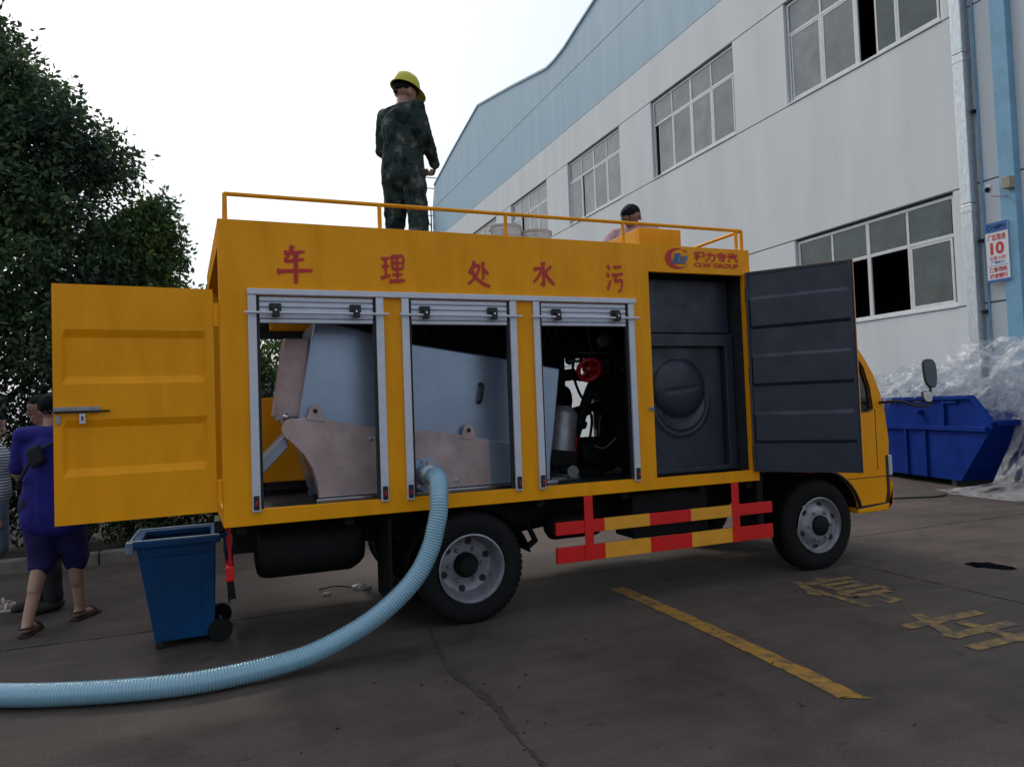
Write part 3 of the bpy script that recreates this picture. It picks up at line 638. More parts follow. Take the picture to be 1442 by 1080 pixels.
for j in range(nv):
    for i in range(nu):
        a = j*(nu+1)+i; fs.append((a, a+1, a+nu+2, a+nu+1))
obj('bulged_cover', MB().add(vs, fs), 'dark_grey', T, smooth=True, angle=70)
lk = obj('door_catch', MB().box(3.0, 3.047, TY-0.010, TY-0.001, 1.395, 1.425), 'bright_metal_dull', T, bevel=0.003)
obj('catch_hole', MB().box(3.012, 3.020, TY-0.012, TY-0.0105, 1.404, 1.416).box(3.027, 3.035, TY-0.012, TY-0.0105, 1.404, 1.416), 'black', lk)

# pressed steel doors
def pressed(p0, ud, W_, z0, z1, nr, bands, marg, sl_=0.022):
    """sheet with horizontal pressed bands; bands = (top fraction, bottom fraction, offset along nr)"""
    p0, ud, nr = Vector(p0), Vector(ud).normalized(), Vector(nr).normalized(); H_ = z1-z0
    zc = {0.0: 0.0, 1.0: 0.0}
    for a, b, o in bands:
        d = sl_/H_
        for f, vv in ((a-d, 0), (a+d, o), (b-d, o), (b+d, 0)): zc[f] = vv
    zf = sorted(zc); us = [0, marg, marg+0.02, W_-marg-0.02, W_-marg, W_]; vs, fs = [], []
    for f in zf:
        for i, u in enumerate(us):
            k = 1 if i in (2, 3) else 0
            vs.append(p0 + ud*u + nr*(zc[f]*k) + Vector((0,0,z1-f*H_-p0.z)))
    n = len(us)
    for j in range(len(zf)-1):
        for i in range(n-1): fs.append((j*n+i, j*n+i+1, (j+1)*n+i+1, (j+1)*n+i))
    return MB().add(vs, fs)
def frame_edges(p0, ud, W_, z0, z1, nr, th, bw):
    p0, ud, nr = Vector(p0), Vector(ud).normalized(), Vector(nr).normalized()
    return MB().plate([0, W_], [z0, z1], [(bw, W_-bw, z0+bw, z1-bw)], lambda u, v, ww: p0+ud*u+nr*ww+Vector((0,0,v-p0.z)), 0, th)
# rear left door, swung out; its outer face shows
p0 = Vector((-0.034, 4.673, 0)); ud = Vector((-0.84, -0.07, 0)).normalized(); nr = Vector((ud.y, -ud.x, 0))
if nr.y > 0: nr = -nr
dr = obj('rear_door', frame_edges(p0, ud, 0.824, 0.90, 2.235, -nr, 0.045, 0.03), 'yellow', T, bevel=0.004)
obj('outer_skin', pressed(p0+nr*0.002, ud, 0.824, 0.90, 2.235, -nr, [(.206,.403,.022),(.585,.788,.022)], 0.042), 'yellow', dr)
obj('inner_skin', pressed(p0-nr*0.047, ud, 0.824, 0.90, 2.235, -nr, [(.206,.403,.020),(.585,.788,.020)], 0.05), 'dark_grey', dr)
def ond(u, z, o=0.0): return p0 + ud*u + nr*o + Vector((0,0,z))
obj('latch_plate', MB().bar(ond(0.823,1.532,0.010), ond(0.60,1.532,0.010), 0.016, 0.034), 'bright_metal_dull', dr, bevel=0.003)
obj('latch_rod', MB().tube([ond(0.82,1.522,0.024), ond(0.55,1.522,0.024)], 0.006, 8), 'black', dr)
obj('latch_hasp', MB().bar(ond(0.685,1.51,0.02), ond(0.685,1.455,0.02), 0.03, 0.008, up=nr), 'alu', dr, bevel=0.002)
obj('latch_hasp', MB().bar(ond(0.685,1.497,0.0255), ond(0.685,1.472,0.0255), 0.008, 0.004, up=nr), 'black', dr)
obj('latch_hinge', MB().bar(ond(0.80,1.505,0.012), ond(0.80,1.455,0.012), 0.022, 0.012, up=nr), 'bright_metal_dull', dr, bevel=0.002)
for z in (2.08, 1.02): obj('hinge', MB().tube([(-0.017,4.668,z-0.07),(-0.017,4.668,z+0.07)], 0.015, 10).box(-0.034,0.0,4.672,4.69,z-0.06,z+0.06), 'yellow', dr)
# front compartment door, swung open; its inner dark face shows
p0 = Vector((3.965, 4.660, 0)); ud = Vector((0.462, -0.640, 0)).normalized(); nr = Vector((ud.y, -ud.x, 0)).normalized()
if nr.x > 0: nr = -nr                        # towards the camera
W_ = 0.792
d3 = obj('side_door', frame_edges(p0, ud, W_, 0.875, 2.485, -nr, 0.04, 0.03), 'yellow', T, bevel=0.003)
obj('inner_skin', pressed(p0+nr*0.004, ud, W_, 0.877, 2.483, nr, [(.136,.283,.018),(.424,.57,.018),(.712,.853,.018)], 0.014, 0.013), 'dark_grey', d3)
obj('inner_rim', frame_edges(p0+nr*0.005, ud, W_-0.012, 0.88, 2.48, nr, 0.012, 0.018), 'dark_grey', d3)
obj('outer_skin', pressed(p0-nr*0.042, ud, W_, 0.877, 2.483, nr, [(.136,.283,.02),(.424,.57,.02),(.712,.853,.02)], 0.03), 'yellow', d3)
for z in (2.3, 1.65, 1.02): obj('hinge', MB().tube([(3.963,4.655,z-0.06),(3.963,4.655,z+0.06)], 0.011, 10), 'dark_grey', d3)

# roof rail
rl = thing('roof_rail', '', '', (0,0,0)); del rl['label']; del rl['category']; rl.parent = T; rl.location = -Vector(T.location); ORG[rl.name] = Vector((0,0,0))
zr = 2.833
obj('rail_bar', MB().tube([(0.045,4.70,zr),(3.975,4.70,zr)], 0.0135, 10), 'yellow', rl, smooth=True)
obj('rail_bar', MB().tube([(0.045,6.53,zr),(3.975,6.53,zr)], 0.0135, 10), 'yellow', rl, smooth=True)
obj('rail_bar', MB().tube([(0.045,4.71,zr),(0.045,6.52,zr)], 0.0135, 10), 'yellow', rl, smooth=True)
obj('rail_bar', MB().tube([(3.975,4.71,zr),(3.975,6.52,zr)], 0.0135, 10), 'yellow', rl, smooth=True)
for x in (0.045, 1.0, 1.90, 2.86, 3.92, 3.975):
    obj('rail_post', MB().tube([(x,4.70,2.60 if x in () else 2.6705),(x,4.70,zr)], 0.014, 8), 'yellow', rl)
for x in (0.045, 1.3, 2.6, 3.975): obj('rail_post', MB().tube([(x,6.53,2.636),(x,6.53,zr)], 0.012, 8), 'yellow', rl)
for x in (0.045, 3.975): obj('rail_post', MB().tube([(x,5.6,2.636),(x,5.6,zr)], 0.012, 8), 'yellow', rl)
# hatch box on the roof with its lid up
hb = obj('roof_hatch', MB().plate([3.15, 3.55], [2.636, 2.872], [], xz, 4.93, 4.96).box(3.15, 3.18, 4.961, 5.45, 2.636, 2.872).box(3.52, 3.55, 4.961, 5.45, 2.636, 2.872).box(3.15, 3.55, 5.451, 5.48, 2.636, 2.80), 'yellow', T, bevel=0.004)
obj('hatch_lid', MB().bar((3.17,5.49,2.80),(3.53,5.49,2.80),0.02,0.02), 'yellow', hb)

# chassis
ch = MB(); 
for y in (5.15, 6.10): ch.box(0.05, 5.35, y-0.035, y+0.035, 0.56, 0.74)
for x in (0.1, 0.9, 1.9, 2.7, 3.6, 4.3): ch.box(x, x+0.08, 5.186, 6.064, 0.58, 0.72)
for x in (0.1, 0.75, 1.35, 2.1, 2.8, 3.5, 3.95): ch.box(x-0.03, x+0.03, 4.72, 6.52, 0.741, 0.798)
obj('chassis_frame', ch, 'chassis', T, bevel=0.006)
obj('driveshaft', MB().tube([(1.7,5.62,0.40),(3.2,5.62,0.56)], 0.045, 12), 'chassis', T, smooth=True)
obj('rear_axle', MB().tube([(1.56,4.9,0.375),(1.56,6.4,0.375)], 0.055, 12).sphere((1.56,5.62,0.375),(0.16,0.17,0.16)), 'chassis', T, smooth=True)
obj('front_axle', MB().tube([(4.66,4.86,0.36),(4.66,6.4,0.36)], 0.045, 12), 'chassis', T)
obj('gearbox', MB().box(3.2,4.1,5.42,5.84,0.42,0.78), 'chassis', T, bevel=0.04)
obj('exhaust', MB().tube([(4.1,6.2,0.42),(2.6,6.2,0.42),(2.5,6.2,0.44)], 0.035,10).tube([(3.5,6.2,0.42),(2.8,6.2,0.42)],0.09,12), 'chassis', T, smooth=True)
for x0 in (1.56, 4.66):
    for y in (5.05, 6.2):
        ls = MB()
        for k in range(4):
            hl = 0.52-0.1*k; ls.tube([(x0-hl,y,0.52-0.02*k),(x0-hl*0.5,y,0.47-0.022*k),(x0,y,0.445-0.022*k),(x0+hl*0.5,y,0.47-0.022*k),(x0+hl,y,0.52-0.02*k)], 0.014, 6)
        obj('leaf_spring', ls, 'chassis', T)
# rounded black sump tank behind the rear axle
tk = []
for x, k in ((0.20,0.86),(0.22,0.95),(0.27,1.0),(0.80,1.0),(0.86,0.95),(0.89,0.84)): tk.append((x,k))
n_ = 28; vs = []; fs = []
for x, k in tk:
    for j in range(n_):
        t = 2*math.pi*j/n_; c_, s_ = math.cos(t), math.sin(t); px = abs(c_)**0.7*math.copysign(1,c_); pz = abs(s_)**0.7*math.copysign(1,s_)
        vs.append((x, 5.35+0.46*k*px, 0.575+0.205*k*pz + (0.02 if x > .8 else 0)))
for i in range(len(tk)-1):
    for j in range(n_): fs.append((i*n_+j, i*n_+(j+1)%n_, (i+1)*n_+(j+1)%n_, (i+1)*n_+j))
fs += [tuple(reversed(range(n_))), tuple((len(tk)-1)*n_+j for j in range(n_))]
obj('sump_tank', MB().add(vs, fs), 'chassis', T, smooth=True)
obj('tank_strap', MB().box(0.40,0.44,4.85,5.85,0.78,0.7995).box(0.68,0.72,4.85,5.85,0.78,0.7995), 'chassis', T)
obj('air_tank', MB().lathe((2.25,4.98,0.55),(1,0,0),[(0.05,0),(0.09,0.03),(0.10,0.06),(0.10,0.40),(0.09,0.43),(0.05,0.46)],20), 'chassis', T, smooth=True)
obj('battery_box', MB().box(2.9,3.6,4.80,5.08,0.42,0.76), 'chassis', T, bevel=0.015)
obj('hanger', MB().bar((2.10,5.0,0.60),(2.17,5.0,0.45),0.05,0.03).bar((2.17,5.0,0.46),(2.08,5.0,0.40),0.05,0.03), 'chassis', T, bevel=0.004)
obj('mud_flap', MB().box(1.00,1.02,4.72,5.12,0.20,0.76), 'rubber', T)
obj('mud_flap', MB().box(1.00,1.02,6.1,6.5,0.20,0.76), 'rubber', T)
# rear underrun bar seen from its end, red end and rubber strip
rb = obj('rear_bumper', MB().box(0.005,0.055,4.86,6.40,0.44,0.53), 'red', T, bevel=0.006)
obj('bumper_bracket', MB().box(0.020,0.040,4.90,4.96,0.531,0.80), 'lamp_red', rb)
obj('bumper_bracket', MB().box(0.012,0.048,6.30,6.36,0.531,0.80), 'red', rb)
obj('rubber_strip', MB().prism([(0.010,4.87,0.439),(0.050,4.87,0.439),(0.062,4.87,0.33),(0.014,4.87,0.325)],(0,0.03,0)), 'rubber', rb)
obj('number_lamp', MB().box(-0.06,0.0,5.2,5.5,0.70,0.78), 'black', T, bevel=0.006)
# side guard in red and yellow bands
sg = thing('side_guard', '', '', (0,0,0)); del sg['label']; del sg['category']; sg.parent = T; sg.location = -Vector(T.location); ORG[sg.name] = Vector((0,0,0))
xs_ = [2.19, 2.58, 2.97, 3.34, 3.735, 4.13]
for (z0, z1) in ((0.535, 0.625), (0.335, 0.445)):
    for k in range(5):
        obj('bar_section', MB().box(xs_[k]+(0.0005 if k else 0), xs_[k+1]-0.0005, TY-0.004, TY+0.026, z0, z1), ('red','band_yellow')[k % 2], sg, bevel=0.003)
for x in (2.415, 3.725): obj('guard_post', MB().box(x, x+0.07, TY-0.012, TY-0.0045, 0.335, 0.80), 'red', sg, bevel=0.002)

# wheels
def wheel(x, y, side, dual, seg=48):
    s_ = side                                # -1 = faces the camera
    z = 0.375; w_ = 0.19
    tp = [(0.235,-0.085),(0.27,-0.098),(0.325,-0.100),(0.352,-0.092),(0.372,-0.070),(0.375,-0.03),(0.375,0.03),(0.372,0.070),(0.352,0.092),(0.325,0.100),(0.27,0.098),(0.235,0.085)]
    ty = MB().lathe((x,y,z),(0,s_,0),tp,seg,True)
    wh = obj('wheel', ty, 'rubber', T, smooth=True)
    tr = MB()                                 # tread blocks
    for k in range(56):
        a = 2*math.pi*k/56; ca, sa = math.cos(a), math.sin(a)
        for yy in (-0.056, -0.019, 0.019, 0.056):
            c_ = Vector((x+0.376*ca, y+yy, z+0.376*sa)); tr.obox(c_, (-sa*0.016,0,ca*0.016), (0,0.014,0), (ca*0.006,0,sa*0.006))
    o_ = obj('tread', tr, 'rubber', wh); o_['kind'] = 'stuff'
    if dual:
        dish = [(0.225,0.105),(0.235,0.100),(0.222,0.088),(0.212,0.05),(0.205,-0.02),(0.185,-0.055),(0.150,-0.066),(0.095,-0.058),(0.088,-0.052)]
    else:
        dish = [(0.225,0.105),(0.235,0.100),(0.220,0.086),(0.206,0.06),(0.192,0.055),(0.165,0.075),(0.135,0.095),(0.105,0.100),(0.07,0.098)]
    rm = MB().lathe((x,y,z),(0,s_,0),dish,seg,cap0=False); obj('rim', rm, 'rim', wh, smooth=True)
    hd = dish[-2][1]
    ho = MB()
    for k in range(6):
        a = 2*math.pi*k/6+0.35; rr_ = 0.165 if dual else 0.172; hh = (-0.060 if dual else 0.072)
        ho.lathe((x+rr_*math.cos(a), y+s_*(hh), z+rr_*math.sin(a)), (0,s_,0), [(0.024,-0.004),(0.024,0.006)], 12)
    o_ = obj('vent_hole', ho, 'black', wh); o_['kind'] = 'stuff'
    for k in range(6):
        a = 2*math.pi*k/6; obj('lug_nut', MB().lathe((x+0.118*math.cos(a),y+s_*(hd-0.004),z+0.118*math.sin(a)),(0,s_,0),[(0.015,0),(0.015,0.016),(0.008,0.026)],6), 'rim', wh)
    if dual: obj('hub', MB().lathe((x,y+s_*hd,z),(0,s_,0),[(0.088,-0.01),(0.086,0.035),(0.075,0.05),(0.06,0.085),(0.03,0.09)],20), 'chassis', wh, smooth=True)
    else: obj('hub', MB().lathe((x,y+s_*hd,z),(0,s_,0),[(0.086,-0.01),(0.083,0.02),(0.066,0.036),(0.02,0.04)],20), 'chassis', wh, smooth=True)
    return wh
wheel(1.56, 4.79, -1, True); wheel(1.56, 5.02, -1, True); wheel(1.56, 6.42, 1, True); wheel(1.56, 6.19, 1, True)
wheel(4.655, 4.80, -1, False); wheel(4.655, 6.40, 1, False)
fd = MB().tube([(1.56+0.47*math.cos(t), 4.78, 0.375+0.43*math.sin(t)) for t in np.linspace(R(25), R(155), 14)], 0.02, 6)
obj('wheel_arch', MB().add(*(lambda P: ([v for p in P for v in ((p[0],4.70,p[1]),(p[0],5.12,p[1]))], [(2*i,2*i+1,2*i+3,2*i+2) for i in range(len(P)-1)]))([(1.56+0.45*math.cos(t), 0.36+0.42*math.sin(t)) for t in np.linspace(R(10), R(170), 18)])), 'chassis', T)

# cab
CY0, CY1 = 4.69, 6.50
prof = [(5.10,0.49),(5.41,0.50),(5.44,0.60),(5.47,0.80),(5.49,1.05),(5.46,1.30),(5.42,1.46),(5.345,1.64),(5.25,1.78),(5.13,1.93),(5.05,2.02),(4.95,2.07),(4.15,2.09),(4.10,2.05),(4.10,0.80)]
arch = [(4.655+0.47*math.cos(t), 0.385+0.45*math.sin(t)) for t in np.linspace(R(158), R(13), 16)]
arch = [(4.655+0.47*math.cos(t), 0.385+0.45*math.sin(t)) for t in np.linspace(R(104), R(13), 14)]
outer = prof[:-1] + [(4.10,0.90),(4.50,0.90)] + arch
winp = [(5.31,1.335),(5.245,1.315),(4.55,1.31),(4.52,1.34),(4.53,1.88),(4.57,1.92),(5.02,1.92),(5.08,1.88),(5.22,1.70),(5.285,1.52)]
def holed(outer, hole, y0, y1):
    bm = bmesh.new()
    def ring(P, y): return [bm.verts.new((p[0], y, p[1])) for p in P]
    for y in (y0, y1):
        ro, rh = ring(outer, y), ring(hole, y)
        es = [bm.edges.new((r[i], r[(i+1) % len(r)])) for r in (ro, rh) for i in range(len(r))]
        bmesh.ops.triangle_fill(bm, edges=es, use_beauty=True)
        if y == y0: a = (ro, rh)
        else:
            for r1, r2 in zip(a, (ro, rh)):
                n = len(r1)
                for i in range(n): bm.faces.new((r1[i], r1[(i+1)%n], r2[(i+1)%n], r2[i]))
    bm.verts.index_update(); mb_ = MB(); mb_.add([v.co[:] for v in bm.verts], [[v.index for v in f.verts] for f in bm.faces]); bm.free(); return mb_
cb = obj('cab', holed(outer, winp, CY0, CY0+0.035), 'cab_yellow', T, bevel=0.008)
obj('cab_side', holed(outer, winp, CY1-0.035, CY1), 'cab_yellow', cb)
obj('side_window', MB().prism([(p[0],CY0+0.018,p[1]) for p in winp], (0,0.006,0)), 'cab_glass', cb)
obj('side_window', MB().prism([(p[0],CY1-0.022,p[1]) for p in winp], (0,0.006,0)), 'cab_glass', cb)
obj('window_seal', MB().tube([(p[0],CY0-0.001,p[1]) for p in winp+winp[:1]], 0.009, 6), 'black', cb)
def skin(pts, y0, y1):
    m_ = MB()
    for (x0,z0),(x1,z1) in zip(pts[:-1], pts[1:]):
        nx, nzv = (z0-z1), (x1-x0); l_ = math.hypot(nx, nzv); nx, nzv = nx/l_*0.03, nzv/l_*0.03
        m_.prism([(x0,y0,z0),(x1,y0,z1),(x1+nx,y0,z1+nzv),(x0+nx,y0,z0+nzv)], (0,y1-y0,0))
    return m_
obj('front_panel', skin(prof[1:6], CY0+0.036, CY1-0.036), 'cab_yellow', cb)
obj('windscreen', skin(prof[5:10], CY0+0.036, CY1-0.036), 'cab_glass', cb)
obj('cab_roof', skin(prof[9:14], CY0+0.036, CY1-0.036), 'cab_yellow', cb)
obj('cab_back', MB().box(4.10,4.13,CY0+0.036,CY1-0.036,0.85,2.04).box(4.131,5.40,CY0+0.036,CY1-0.036,0.86,0.90), 'interior', cb)
obj('seat', MB().box(4.45,4.95,4.9,5.4,0.91,1.12).box(4.35,4.50,4.9,5.4,1.13,1.72), 'black', cb, bevel=0.04)
obj('dashboard', MB().box(5.1,5.40,CY0+0.04,CY1-0.04,0.95,1.25), 'black', cb, bevel=0.04)
obj('steering_wheel', MB().tube([(5.02+0.07*math.sin(t), 5.15+0.19*math.cos(t), 1.36+0.17*math.sin(t)) for t in np.linspace(0, 2*math.pi, 25)], 0.014, 8), 'black', cb)
obj('bumper', MB().prism([(5.08,CY0-0.006,0.435),(5.44,CY0-0.006,0.435),(5.50,CY0-0.006,0.50),(5.515,CY0-0.006,0.66),(5.475,CY0-0.006,0.72),(5.475,CY0-0.006,0.505),(5.08,CY0-0.006,0.475)], (0,CY1-CY0+0.012,0)), 'cab_yellow', cb, bevel=0.01)
obj('panel_gap', MB().box(5.436,5.464,CY0-0.004,CY0-0.0005,0.47,0.92), 'black', cb)
obj('panel_gap', MB().prism([(5.06,CY0-0.004,0.475),(5.44,CY0-0.004,0.485),(5.44,CY0-0.004,0.510),(5.06,CY0-0.004,0.495)],(0,0.003,0)), 'black', cb)
obj('panel_gap', MB().box(4.98,5.44,CY0-0.003,CY0-0.0005,0.735,0.741), 'black', cb)
obj('corner_lamp', MB().box(5.463,5.51,CY0-0.010,CY0+0.14,0.74,0.92), 'lamp_clear', cb, bevel=0.012)
obj('headlight', MB().box(5.50,5.53,4.80,5.10,0.74,0.90), 'lamp_clear', cb, bevel=0.01)
obj('headlight', MB().box(5.50,5.53,6.10,6.40,0.74,0.90), 'lamp_clear', cb, bevel=0.01)
obj('door_seam', MB().box(5.335,5.342,CY0-0.002,CY0-0.0005,0.80,1.33), 'black', cb)
obj('arch_lip', MB().tube([(p[0],CY0-0.004,p[1]) for p in arch], 0.014, 8), 'black', cb)
obj('arch_liner', MB().add(*(lambda P: ([v for p in P for v in ((p[0],CY0+0.03,p[1]),(p[0],5.08,p[1]))], [(2*i,2*i+1,2*i+3,2*i+2) for i in range(len(P)-1)]))(arch)), 'chassis', cb)
obj('skirt', MB().box(4.05,4.62,5.0,5.06,0.30,0.89).box(4.05,4.12,CY0+0.06,4.999,0.42,0.89), 'chassis', T, bevel=0.01)
obj('wheel_liner', MB().add(*(lambda P: ([v for p in P for v in ((p[0],CY0+0.05,p[1]),(p[0],4.99,p[1]))], [(2*i,2*i+1,2*i+3,2*i+2) for i in range(len(P)-1)]))([(4.655+0.47*math.cos(t), 0.40+0.46*math.sin(t)) for t in np.linspace(R(100), R(170), 10)])), 'chassis', T)
mr = obj('mirror', MB().tube(spline([(5.40,4.69,1.385),(5.42,4.56,1.39),(5.46,4.50,1.385),(5.60,4.49,1.345),(5.72,4.48,1.345),(5.765,4.48,1.375),(5.775,4.48,1.45),(5.775,4.48,1.62)],0.03), 0.012, 8), 'black', T, smooth=True)
def mirror_head(c, hx, hz, tilt):
    P = []
    for t in np.linspace(0, 2*math.pi, 28)[:-1]:
        a, b = math.cos(t), math.sin(t); P.append((abs(a)**0.65*math.copysign(hx,a)*(0.86+0.14*b)-0.012*b, abs(b)**0.65*math.copysign(hz,b)))
    return P
mh = mirror_head(None, 0.062, 0.128, 0)
ax_ = Vector((0.80,-0.6,0)).normalized(); cc = Vector((5.765,4.46,1.625)); nn = Vector((-0.6,-0.8,0))
obj('mirror_shell', MB().prism([cc+ax_*p[0]+Vector((0,0,p[1]))-nn*0.005 for p in mh], -nn*0.05), 'black', mr, bevel=0.012)
obj('mirror_face', MB().prism([cc+ax_*p[0]*0.86+Vector((0,0,p[1]*0.92))+nn*0.001 for p in mh], nn*0.004), 'mirror_glass', mr)
c2 = Vector((5.715,4.46,1.425))
obj('mirror_shell', MB().prism([c2+ax_*p[0]*0.72+Vector((0,0,p[1]*0.40))-nn*0.005 for p in mh], -nn*0.05), 'black', mr, bevel=0.012)
obj('mirror_face', MB().prism([c2+ax_*p[0]*0.62+Vector((0,0,p[1]*0.35))+nn*0.001 for p in mh], nn*0.004), 'chrome', mr)
# ------------------------------------------------------------------ sludge machine inside the body
K = thing('sludge_press', 'grey steel sludge press tank standing inside the truck behind the shutters', 'machine', (1.4, 5.3, 0.86))
def pxz(P, y): return [(x, y, z) for x, z in P]
up = [(0.60,2.10),(0.90,2.04),(1.24,1.945),(2.02,1.82),(2.43,1.745),(2.36,1.25),(2.30,0.90),(0.60,0.90),(0.475,1.43)]
obj('upper_tank', MB().prism(pxz(up, 5.0), (0,0.75,0)), 'steel', K, bevel=0.012)
knob = [(0.44+0.075*math.cos(t), 1.365+0.075*math.sin(t)) for t in np.linspace(R(80), R(245), 12)]
lowp = [(1.81,1.232),(1.40,1.315),(1.02,1.345),(0.60,1.435)] + knob + [(0.50,1.20),(0.555,1.10),(0.585,1.0),(0.59,0.905),(1.81,0.905)]
lt = obj('lower_tank', MB().prism(pxz(lowp, 4.945), (0,0.05,0)), 'steel_pink', K, bevel=0.004)
obj('tank_skirt', MB().prism(pxz([(1.815,1.228),(2.30,1.14),(2.29,0.905),(1.815,0.905)], 4.955), (0,0.04,0)), 'steel', K, bevel=0.004)
obj('base_flange', MB().box(0.57, 2.33, 4.90, 4.944, 0.872, 0.900), 'chrome', K, bevel=0.004)
obj('base_skid', MB().box(0.6, 2.33, 4.99, 5.06, 0.8605, 0.899).box(0.6, 2.33, 5.6, 5.7, 0.8605, 0.899), 'steel', K)
for x, z in ((0.58,1.44),(1.65,1.265)):
    lg = MB(); Pp = [(x+0.042*math.cos(t), z+0.042+0.042*math.sin(t)) for t in np.linspace(R(-10), R(190), 12)] + [(x-0.06,z-0.012),(x+0.06,z-0.03)]
    lo = obj('lifting_lug', MB().prism(pxz(Pp, 4.935), (0,0.018,0)), 'steel_pink', K)
    obj('lug_hole', MB().lathe((x,4.934,z+0.042),(0,-1,0),[(0.016,0),(0.016,0.002)],14), 'black', lo)
obj('handle', MB().tube(spline([(1.768,4.99,1.64),(1.775,4.955,1.63),(1.765,4.95,1.57),(1.755,4.955,1.515),(1.75,4.99,1.505)],0.02), 0.014, 8), 'black', K, smooth=True)
obj('port_flange', MB().lathe((1.315,4.945,1.015),(0,-1,0),[(0.115,0),(0.115,0.02),(0.075,0.021),(0.07,0.14)],28), 'steel', K, smooth=True)
for k in range(8):
    a = 2*math.pi*k/8+0.2; obj('flange_bolt', MB().lathe((1.315+0.095*math.cos(a),4.924,1.015+0.095*math.sin(a)),(0,-1,0),[(0.011,0),(0.011,0.012)],6), 'chrome', K)
obj('hose_clamp', MB().tube([(1.312,4.80,1.018),(1.309,4.765,1.018)], 0.072, 20).box(1.29,1.33,4.765,4.80,1.085,1.115), 'chrome', K)
for (x, z) in ((0.95,1.28),(1.55,0.95)): obj('weld_mark', MB().lathe((x,4.9445,z),(0,-1,0),[(0.018,0),(0.01,0.003)],10), 'steel', K)
obj('feed_duct', MB().prism([(0.41,5.10,1.985),(0.575,5.10,1.985),(0.505,5.10,1.44),(0.325,5.10,1.455)], (0,0.30,0)), 'steel_pink', K, bevel=0.01)
obj('outlet_chute', MB().prism([(0.235,5.10,1.16),(0.395,5.10,1.33),(0.42,5.10,1.25),(0.235,5.10,1.06)], (0,0.35,0)), 'steel', K, bevel=0.006)
obj('linkage', MB().bar((0.36,5.06,1.46),(0.43,5.06,1.30),0.03,0.03).bar((0.33,5.05,1.44),(0.43,5.05,1.46),0.025,0.03), 'bright_metal_dull', K, bevel=0.004)
obj('linkage_bolt', MB().lathe((0.40,5.04,1.455),(0,-1,0),[(0.022,0),(0.022,0.02),(0.01,0.03)],8).lathe((0.415,5.04,1.33),(0,-1,0),[(0.022,0),(0.022,0.02),(0.01,0.03)],8), 'chrome', K)
obj('sludge_hopper', MB().prism(pxz([(0.20,1.60),(0.46,1.60),(0.72,1.36),(0.72,0.96),(0.20,0.96)], 5.75), (0,0.5,0)), 'yellow', K, bevel=0.01)
obj('hopper_bracket', MB().box(0.36,0.72,5.78,5.86,2.12,2.26), 'yellow', K, bevel=0.006)
for x in (0.25, 0.65): obj('hopper_leg', MB().box(x, x+0.05, 5.8, 5.85, 0.861, 0.959), 'chassis', K)

# pump set in the third bay
Q = thing('pump_set', 'dark pump and pipework with a red valve wheel in the third bay', 'pump', (2.75, 5.5, 0.86))
hc = Vector((2.80, 5.22, 1.745)); ha = Vector((-0.10, -0.80, -0.42)).normalized()
hw = obj('valve_wheel', MB().tube([hc + (ha.orthogonal().normalized()*math.cos(t) + ha.cross(ha.orthogonal().normalized())*math.sin(t))*0.092 for t in np.linspace(0, 2*math.pi, 33)], 0.020, 10, cap=False), 'valve_red', Q, smooth=True)
a1 = ha.orthogonal().normalized(); a2 = ha.cross(a1)
for k in range(5):
    t = 2*math.pi*k/5; obj('spoke', MB().tube([hc - ha*0.015, hc + (a1*math.cos(t)+a2*math.sin(t))*0.082], 0.010, 6), 'valve_red', hw)
obj('wheel_hub', MB().lathe(hc, ha, [(0.03,-0.04),(0.03,0.01),(0.016,0.02)], 16), 'valve_red', hw)
obj('wheel_nut', MB().lathe(hc+ha*0.021, ha, [(0.012,0),(0.012,0.012)], 6), 'chrome', hw)
obj('valve_stem', MB().tube([hc - ha*0.02, hc - ha*0.20], 0.022, 10), 'chassis', Q)
obj('valve_body', MB().lathe((3.02,5.35,1.765),(-1,0,0),[(0.03,-0.10),(0.055,-0.09),(0.055,-0.06),(0.035,-0.05),(0.05,0.0),(0.065,0.04),(0.07,0.10),(0.04,0.12),(0.03,0.2)],18), 'brass', Q, smooth=True)
obj('handle_bar', MB().tube([(2.80,5.4,1.90),(3.13,5.4,1.895)], 0.010, 8).tube([(2.72,5.42,1.83),(3.12,5.42,1.835)], 0.012, 8), 'bright_metal_dull', Q, smooth=True)
obj('suction_pipe', MB().tube(spline([(2.99,5.36,1.72),(2.90,5.36,1.62),(2.80,5.36,1.40),(2.68,5.36,1.12),(2.62,5.36,0.98)],0.05), 0.045, 14), 'rubber', Q, smooth=True)
obj('pipe_joint', MB().lathe((2.76,5.36,1.31),(0.43,0,0.9),[(0.06,-0.03),(0.07,-0.02),(0.07,0.02),(0.06,0.03)],16), 'chassis', Q, smooth=True)
obj('red_bracket', MB().bar((2.69,5.33,1.20),(2.66,5.33,1.0),0.035,0.06), 'valve_red', Q, bevel=0.004)
obj('delivery_pipe', MB().tube(spline([(2.47,5.40,1.50),(2.53,5.40,1.62),(2.62,5.40,1.70),(2.76,5.42,1.72)],0.04), 0.05, 14), 'rubber', Q, smooth=True)
obj('drum_filter', MB().lathe((2.55,5.30,1.10),(0.15,0,1),[(0.06,-0.02),(0.115,0.0),(0.115,0.30),(0.09,0.33),(0.06,0.36)],32), 'bright_metal_dull', Q, smooth=True)
obj('drum_base', MB().prism([(2.40,5.18,1.12),(2.66,5.18,1.08),(2.64,5.18,0.98),(2.42,5.18,0.98)], (0,0.25,0)), 'chassis', Q, bevel=0.01)
obj('motor', MB().lathe((2.78,5.5,1.03),(1,0,0),[(0.07,0),(0.13,0.02),(0.145,0.05),(0.145,0.34),(0.12,0.38)],24), 'chassis', Q, smooth=True)
